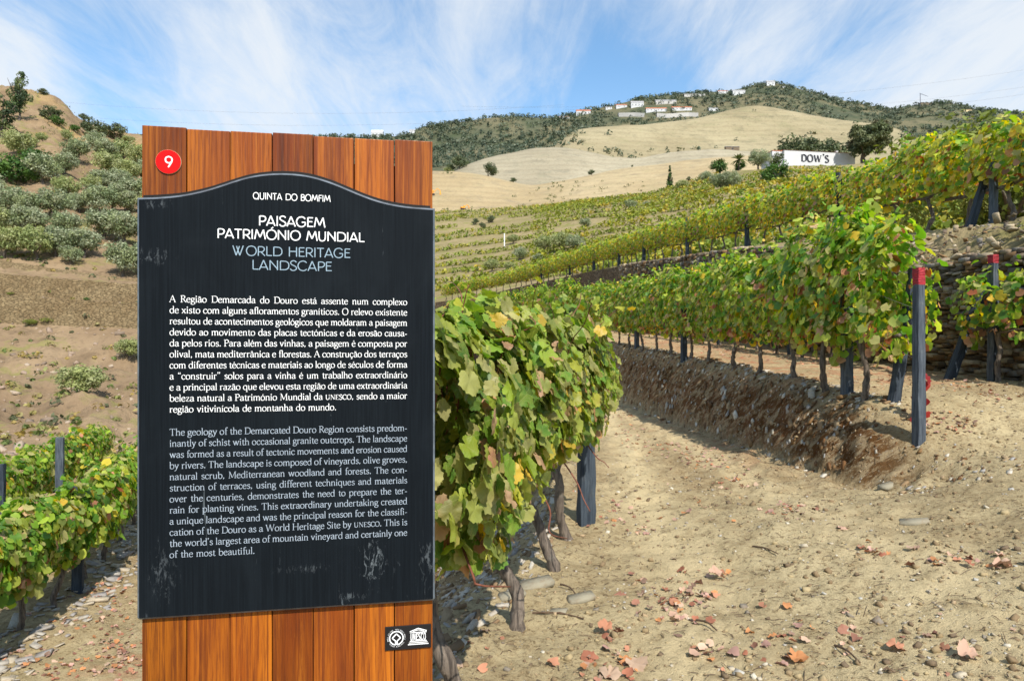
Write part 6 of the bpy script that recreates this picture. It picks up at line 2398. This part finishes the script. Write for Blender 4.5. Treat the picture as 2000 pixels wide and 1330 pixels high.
# vines on the spur, along its terraces: strips too many to count
C, R, CL = [], [], []
nr, nc = SP.G.shape[:2]
t_rows = list(np.linspace(4.15, 7.95, 52))
for ti, tt in enumerate(t_rows):
    a = np.interp(tt, SP.t, np.arange(nr))
    line_ = SP.sample(np.full(nc - 1, a), np.arange(nc - 1).astype(float))
    seg = np.linalg.norm(np.diff(line_, axis=0), axis=1)
    cum = np.concatenate([[0], np.cumsum(seg)])
    for d in np.arange(0, cum[-1], 1.0 if tt > 4 else 0.8):
        b = np.interp(d, cum, np.arange(nc - 1))
        p = SP.sample(np.array(a + r_.normal(0, 0.15)), np.array(b))
        if p[1] < 18 or p[1] > 330:
            continue
        u = p[0] / p[1] * F + 1000
        if u < 700 or u > 2060:
            continue
        n_ = float(fbm(np.array(p[0] * 0.03), np.array(p[1] * 0.03), 3, 66))
        if (tt > 6.9 and u > 1400) or (tt > 7.5 and u > 1180) or n_ < -0.95:
            continue
        if (u < 1040 and ti % 4) or (u >= 1040 and ti % 2):
            continue
        s = r_.uniform(0.62, 0.88)
        C.append(p + np.array([r_.normal(0, .15), r_.normal(0, .15), s * 0.75]))
        R.append(s)
        CL.append([(0.22, 0.25, 0.03), (0.32, 0.30, 0.035), (0.17, 0.22, 0.025), (0.38, 0.29, 0.03), (0.12, 0.17, 0.02)][int(np.clip(2 + n_ * 3 + r_.normal(0, 1.2), 0, 4))])
stuff(part('terraced_vines', leaf_quads('terraced_vines', np.array(C), np.array(R), 15, np.array(R) * 0.48, np.array(CL), M['leaf_tree'], r_, 0.9), None), 'yellow-green vine strips following the terraces of the slope', 'vineyard')

# ---- power lines across the sky
for k, (a, b, lab) in enumerate([((-300, 150), (1100, 205), 'upper left power cable across the sky'), ((-300, 178), (1100, 226), 'lower left power cable across the sky'),
                                 ((900, 208), (2300, 84), 'top right power cable across the sky'), ((1100, 214), (2300, 116), 'middle right power cable across the sky'), ((1150, 222), (2300, 130), 'lowest right power cable across the sky')]):
    p0, p1 = at(a[0], a[1], 300), at(b[0], b[1], 300)
    pts = [p0 + (p1 - p0) * t - np.array([0, 0, 9.0 * 4 * t * (1 - t)]) for t in np.linspace(0, 1, 24)]
    V, Fc = tube(pts, [0.022] * 24, 4)
    o = mesh_obj('power_cable', V, Fc, M['wire'])
    tag(o, lab, 'cable', 'power cables')

# ------------------------------------------------------------------ litter, stones and twigs on the ground
LIT = np.array([(0.46, 0.21, 0.12), (0.36, 0.14, 0.08), (0.52, 0.33, 0.23), (0.30, 0.14, 0.09), (0.52, 0.23, 0.09), (0.46, 0.32, 0.22), (0.26, 0.16, 0.11), (0.48, 0.28, 0.22)])


def ground_hit(u, v):
    """first point of the near ground under a photo pixel"""
    Y = np.geomspace(2.2, 45, 900)
    x = (u - 1000) / F * Y
    z = EYE + (HZ - v) / F * Y
    g = ground_z(x, Y, False)
    k = np.argmax(z <= g)
    return np.array([x[k], Y[k], g[k]])


clusters = [(1225, 845, 26, 12, 60), (1215, 815, 14, 6, 30), (1290, 878, 40, 8, 60), (1350, 892, 34, 8, 60), (1400, 905, 30, 8, 40), (1440, 945, 18, 7, 24), (1205, 1005, 22, 12, 26), (1255, 1035, 16, 6, 8),
            (1310, 1165, 40, 20, 50), (1320, 1200, 26, 10, 20), (1190, 1240, 16, 8, 7), (1190, 1305, 40, 18, 22), (1545, 995, 20, 9, 26), (1410, 1127, 12, 6, 6), (1700, 1080, 22, 10, 14), (1870, 1095, 40, 10, 18), (1960, 1105, 26, 8, 9),
            (1850, 832, 36, 10, 60), (1895, 760, 26, 8, 30), (1960, 775, 30, 8, 30), (1560, 1255, 60, 20, 14), (1420, 1290, 50, 16, 12), (1640, 700, 60, 14, 80), (1500, 690, 50, 10, 90), (1400, 682, 50, 8, 90), (1300, 668, 50, 6, 80), (1750, 745, 40, 12, 50),
            (190, 1160, 30, 14, 44), (215, 1230, 34, 30, 70), (235, 1290, 24, 20, 80), (150, 1300, 44, 14, 34), (90, 1290, 50, 20, 34), (100, 1240, 30, 20, 16), (230, 1150, 20, 20, 40), (40, 1300, 40, 20, 20), (1700, 1200, 200, 80, 30), (1300, 1000, 90, 50, 40), (930, 1250, 40, 24, 8)]
r_ = np.random.default_rng(123)
PX, SX, CX = [], [], []
for u, v, su, sv, n_ in clusters:
    for k in range(n_):
        p = ground_hit(u + r_.normal(0, su), min(1420, v + abs(r_.normal(0, sv)) * r_.choice([-1, 1])))
        if p[1] > 40:
            continue
        PX.append(p)
        SX.append(r_.uniform(0.026, 0.066))
        CX.append(LIT[r_.integers(0, len(LIT))] * r_.uniform(0.6, 1.15))
PX = np.array(PX)
n_ = len(PX)
PX[:, 2] = ground_z(PX[:, 0], PX[:, 1]) + 0.012
nm = np.stack([r_.normal(0, 0.32, n_), r_.normal(0, 0.32, n_), np.ones(n_)], -1)
tp = np.stack([r_.normal(0, 1, n_), r_.normal(0, 1, n_), np.zeros(n_)], -1)
stuff(part('leaf_litter', leaves_mesh('leaf_litter', PX, nm, tp, np.array(SX), np.array(CX), 'mid', M['litter'], r_, 0.75), None), 'fallen red and brown vine leaves strewn over the bare earth', 'leaf litter')
# the largest fallen leaves, each its own thing
big = [(1187, 1240, 0.10, 'pink curled fallen leaf lying alone right of the vine trunk'), (1165, 1285, 0.11, 'small orange fallen leaf near the bottom of the photo'), (1210, 1290, 0.12, 'pale fallen leaf at the bottom, left of the pink ones'), (1185, 1312, 0.13, 'pale brown fallen leaf at the bottom edge'),
       (1225, 1305, 0.13, 'crumpled brown fallen leaf at the bottom edge'), (1540, 1285, 0.12, 'crumpled dark leaf lying alone on the lower path'), (1750, 1265, 0.11, 'curled brown leaf alone at the lower right'), (1410, 1130, 0.12, 'orange leaf in the middle of the path'),
       (1640, 1033, 0.10, 'orange leaf upright beside the flat slate stone'), (1955, 1103, 0.12, 'dark red leaf at the right edge of the path'), (1905, 1295, 0.12, 'pale leaf at the lower right corner'), (1215, 1160, 0.10, 'orange leaf left of the main leaf cluster')]
for u, v, s, lab in big:
    p = ground_hit(u, v)
    me = leaves_mesh('fallen_leaf', np.array([[0, 0, 0.012]]), np.array([[0.15, -0.25, 1.0]]), np.array([[r_.normal(), r_.normal(), 0]]), np.array([s * 0.85]), LIT[r_.integers(0, 8)][None] * 0.85, 'near', M['litter'], r_, 0.75)
    o = part('fallen_leaf', me, None)
    o.location = tuple(map(float, (p[0], p[1], float(ground_z(p[0], p[1])) + 0.008)))
    tag(o, lab, 'leaf', 'large fallen leaves')

# gravel
items = []
for k in range(6500):
    Y = 2.4 + 9 * r_.random() ** 1.6
    x = r_.uniform(-0.35, 0.85) * Y
    if r_.random() > 0.5 + 0.5 * float(vnoise(np.array(x * 1.3), np.array(Y * 1.3), 88)):
        continue
    s = min(0.022, r_.gamma(1.5, 0.0026) + 0.0025)
    z = float(ground_z(x, Y)) + s * 0.1
    c = [(0.42, 0.36, 0.26), (0.30, 0.27, 0.22), (0.50, 0.45, 0.35), (0.20, 0.17, 0.13), (0.36, 0.26, 0.15), (0.40, 0.38, 0.33)][r_.integers(0, 6)]
    items.append(((x, Y, z), (r_.normal(0, .4), r_.normal(0, .4), r_.uniform(0, 6)), (s * 1.2, s, s * 0.55), np.array(c)))
stuff(part('gravel', rocks_mesh('gravel', items, M['shard']), None), 'small stones and grit over the bare earth path', 'gravel')
items = []
for k in range(7000):
    Y = 2.4 + 8.5 * r_.random() ** 1.5
    x = r_.uniform(-0.3, 0.85) * Y
    dens = 0.25 + 0.5 * float(sstep(1.0, 3.0, x)) + 0.5 * float(vnoise(np.array(x * 1.7), np.array(Y * 1.7), 98))
    if r_.random() > dens:
        continue
    s = min(0.02, r_.gamma(1.4, 0.003) + 0.003)
    items.append(((x, Y, float(ground_z(x, Y)) + s * 0.2), (r_.normal(0, .5), r_.normal(0, .5), r_.uniform(0, 6)), (s * 1.3, s, s * 0.75), np.array([(0.26, 0.19, 0.10), (0.20, 0.14, 0.075), (0.36, 0.28, 0.15), (0.14, 0.10, 0.06)][r_.integers(0, 4)])))
stuff(part('soil_clods', rocks_mesh('soil_clods', items, M['shard']), None), 'crumbs and clods of brown soil on the path', 'soil')
# slate shards in the earth bank and at the left bank behind the near vines
items = []
for k in range(4200):
    Y = 6.4 + 18 * r_.random() ** 1.25
    f = r_.uniform(-0.1, 1.2)
    x = float(row2x(Y)) - 0.70 + f * 0.82
    z = float(ground_z(x, Y))
    zx = float(ground_z(x + 0.05, Y, False)) - float(ground_z(x - 0.05, Y, False))
    up = Vector((0.1, 0, zx)).normalized()
    al = Vector((0, 1, 0))
    nrm_ = Vector((-up.z, 0, up.x))
    th_ = r_.normal(0.75, 0.28)
    ax_ = (al * math.cos(th_) + up * math.sin(th_) + nrm_ * r_.normal(0, 0.18)).normalized()
    ay_ = nrm_.cross(ax_).normalized()
    az_ = ax_.cross(ay_)
    e_ = Matrix((ax_, ay_, az_)).transposed().to_euler()
    s = min(0.055, r_.gamma(1.3, 0.0085) + 0.005) * (0.65 if Y < 8.6 else 1.0)
    if Y < 8.3 and r_.random() < 0.55:
        continue
    q_ = r_.random()
    c = [(0.38, 0.34, 0.27), (0.30, 0.28, 0.25), (0.50, 0.46, 0.38)][r_.integers(0, 3)] if q_ < 0.34 else [(0.13, 0.06, 0.02), (0.19, 0.105, 0.04), (0.10, 0.05, 0.02), (0.25, 0.165, 0.085), (0.30, 0.215, 0.12)][r_.integers(0, 5)]
    items.append(((x, Y, z), tuple(e_), (s * 1.8, s * 0.85, s * 0.42), np.array(c)))
for k in range(1500):
    Y = r_.uniform(2.4, 8)
    d = r_.uniform(0.15, 1.6)
    x = float(row1x(Y)) - d
    z = float(ground_z(x, Y)) + 0.005
    s = min(0.04, r_.gamma(1.6, 0.006) + 0.005)
    c = [(0.36, 0.32, 0.26), (0.28, 0.26, 0.23), (0.44, 0.40, 0.33), (0.20, 0.13, 0.07), (0.16, 0.10, 0.05), (0.30, 0.22, 0.13)][r_.integers(0, 6)]
    items.append(((x, Y, z), (r_.normal(0.3, .3), r_.normal(-0.5, .3), r_.normal(0.6, 0.5)), (s * 2.0, s * 0.8, s * 0.35), np.array(c)))
for k in range(500):
    Y = r_.uniform(6.0, 14)
    x = float(np.interp(Y, RL[:, 0], RL[:, 1])) + r_.uniform(-0.2, 0.7)
    z = float(ground_z(x, Y)) + 0.01
    s = min(0.07, r_.gamma(1.6, 0.010) + 0.01)
    items.append(((x, Y, z), (r_.normal(0, .2), r_.normal(0, .2), r_.uniform(0, 6)), (s * 1.8, s, s * 0.3), np.array([(0.36, 0.33, 0.28), (0.28, 0.26, 0.24), (0.40, 0.34, 0.25)][r_.integers(0, 3)])))
stuff(part('slate_shards', rocks_mesh('slate_shards', items, M['shard']), None), 'flat slate shards stuck in the earth banks', 'stones')
# a few single stones
for u, v, s, lab in [(1735, 955, 0.10, 'flat tan slate stone at the foot of the bank, right end'), (1785, 1018, 0.11, 'flat grey slate slab on the ramp at the right'), (1000, 1168, 0.09, 'grey flat stone left of the nearest vine foot'), (1048, 1142, 0.12, 'pale slab behind the nearest vine foot'),
                     (1090, 1195, 0.06, 'small grey stone right of the nearest vine foot'), (1135, 1170, 0.09, 'thin grey slate flake between vine and path')]:
    p = ground_hit(u, v)
    me = rocks_mesh('flat_stone', [((0, 0, 0), (0.1, -0.15, r_.uniform(-0.5, 0.5)), (s, s * 0.6, s * 0.18), np.array((0.27, 0.24, 0.17)))], M['shard'])
    o = part('flat_stone', me, None)
    o.location = tuple(map(float, (p[0], p[1], float(ground_z(p[0], p[1])) + s * 0.08)))
    tag(o, lab, 'stone', 'single flat stones')
for (u0, v0), (u1, v1), lab in [((1095, 1145), (1125, 1165), 'short black twig between the vine feet and path'), ((1040, 1200), (1140, 1212), 'long thin twig beside the nearest vine foot'), ((1470, 1070), (1520, 1085), 'brown twig lying across the middle of the path'), ((1630, 1265), (1680, 1300), 'dark stick sunk in the earth at the lower right'),
                                ((1360, 1215), (1400, 1235), 'thin brown twig below the leaf cluster')]:
    a, b = ground_hit(u0, v0), ground_hit(u1, v1)
    pts = spline([a + [0, 0, .012], (a + b) / 2 + [0.01, 0.02, .02], b + [0, 0, .012]], 5)
    V, Fc = tube(pts, np.linspace(0.007, 0.004, len(pts)), 6, 0.1, 4)
    o = mesh_obj('twig', V, Fc, M['twig'])
    tag(o, lab, 'twig', 'fallen twigs')
# small dry litter: bits of stem over the ground
V, Fc = [], []
for k in range(2600):
    Y = 2.4 + 8 * r_.random() ** 1.5
    x = r_.uniform(-0.3, 0.85) * Y
    a = r_.uniform(0, 3.14)
    L = r_.uniform(0.015, 0.06) + (0.06 if r_.random() < 0.06 else 0)
    p0 = np.array([x, Y, 0.0])
    p1 = p0 + np.array([math.cos(a) * L, math.sin(a) * L, 0])
    for p in (p0, p1):
        p[2] = float(ground_z(p[0], p[1])) + 0.006
    v, f = tube([p0, (p0 + p1) / 2 + [0, 0, 0.004], p1], [0.0018, 0.0022, 0.0012], 4)
    b = len(V)
    V += v
    Fc += [tuple(i + b for i in q) for q in f]
stuff(mesh_obj('stem_litter', V, Fc, M['twig']), 'dry stem bits strewn over the bare path', 'plant litter')
# red leaves hanging beside the red-tipped post
n_ = 26
q = np.linspace(0, 1, n_)
pos = np.stack([4.72 + r_.normal(0, 0.035, n_), 7.9 + r_.normal(0, 0.05, n_), 0.80 + 0.62 * (1 - q)], -1)
vine_red = part('hanging_shoot', leaves_mesh('hanging_shoot', pos, np.stack([r_.normal(0, 0.6, n_), -np.ones(n_), r_.normal(0.2, 0.3, n_)], -1), np.stack([r_.normal(0, .4, n_), r_.normal(0, .3, n_), -np.ones(n_)], -1), r_.uniform(0.07, 0.12, n_),
                np.array([(0.28, 0.03, 0.02), (0.20, 0.02, 0.02), (0.36, 0.10, 0.07)])[r_.integers(0, 3, n_)], 'mid', M['leaf_mid'], r_), None)
tag(vine_red, 'string of deep red vine leaves hanging behind the tall red-tipped post', 'vine shoot')
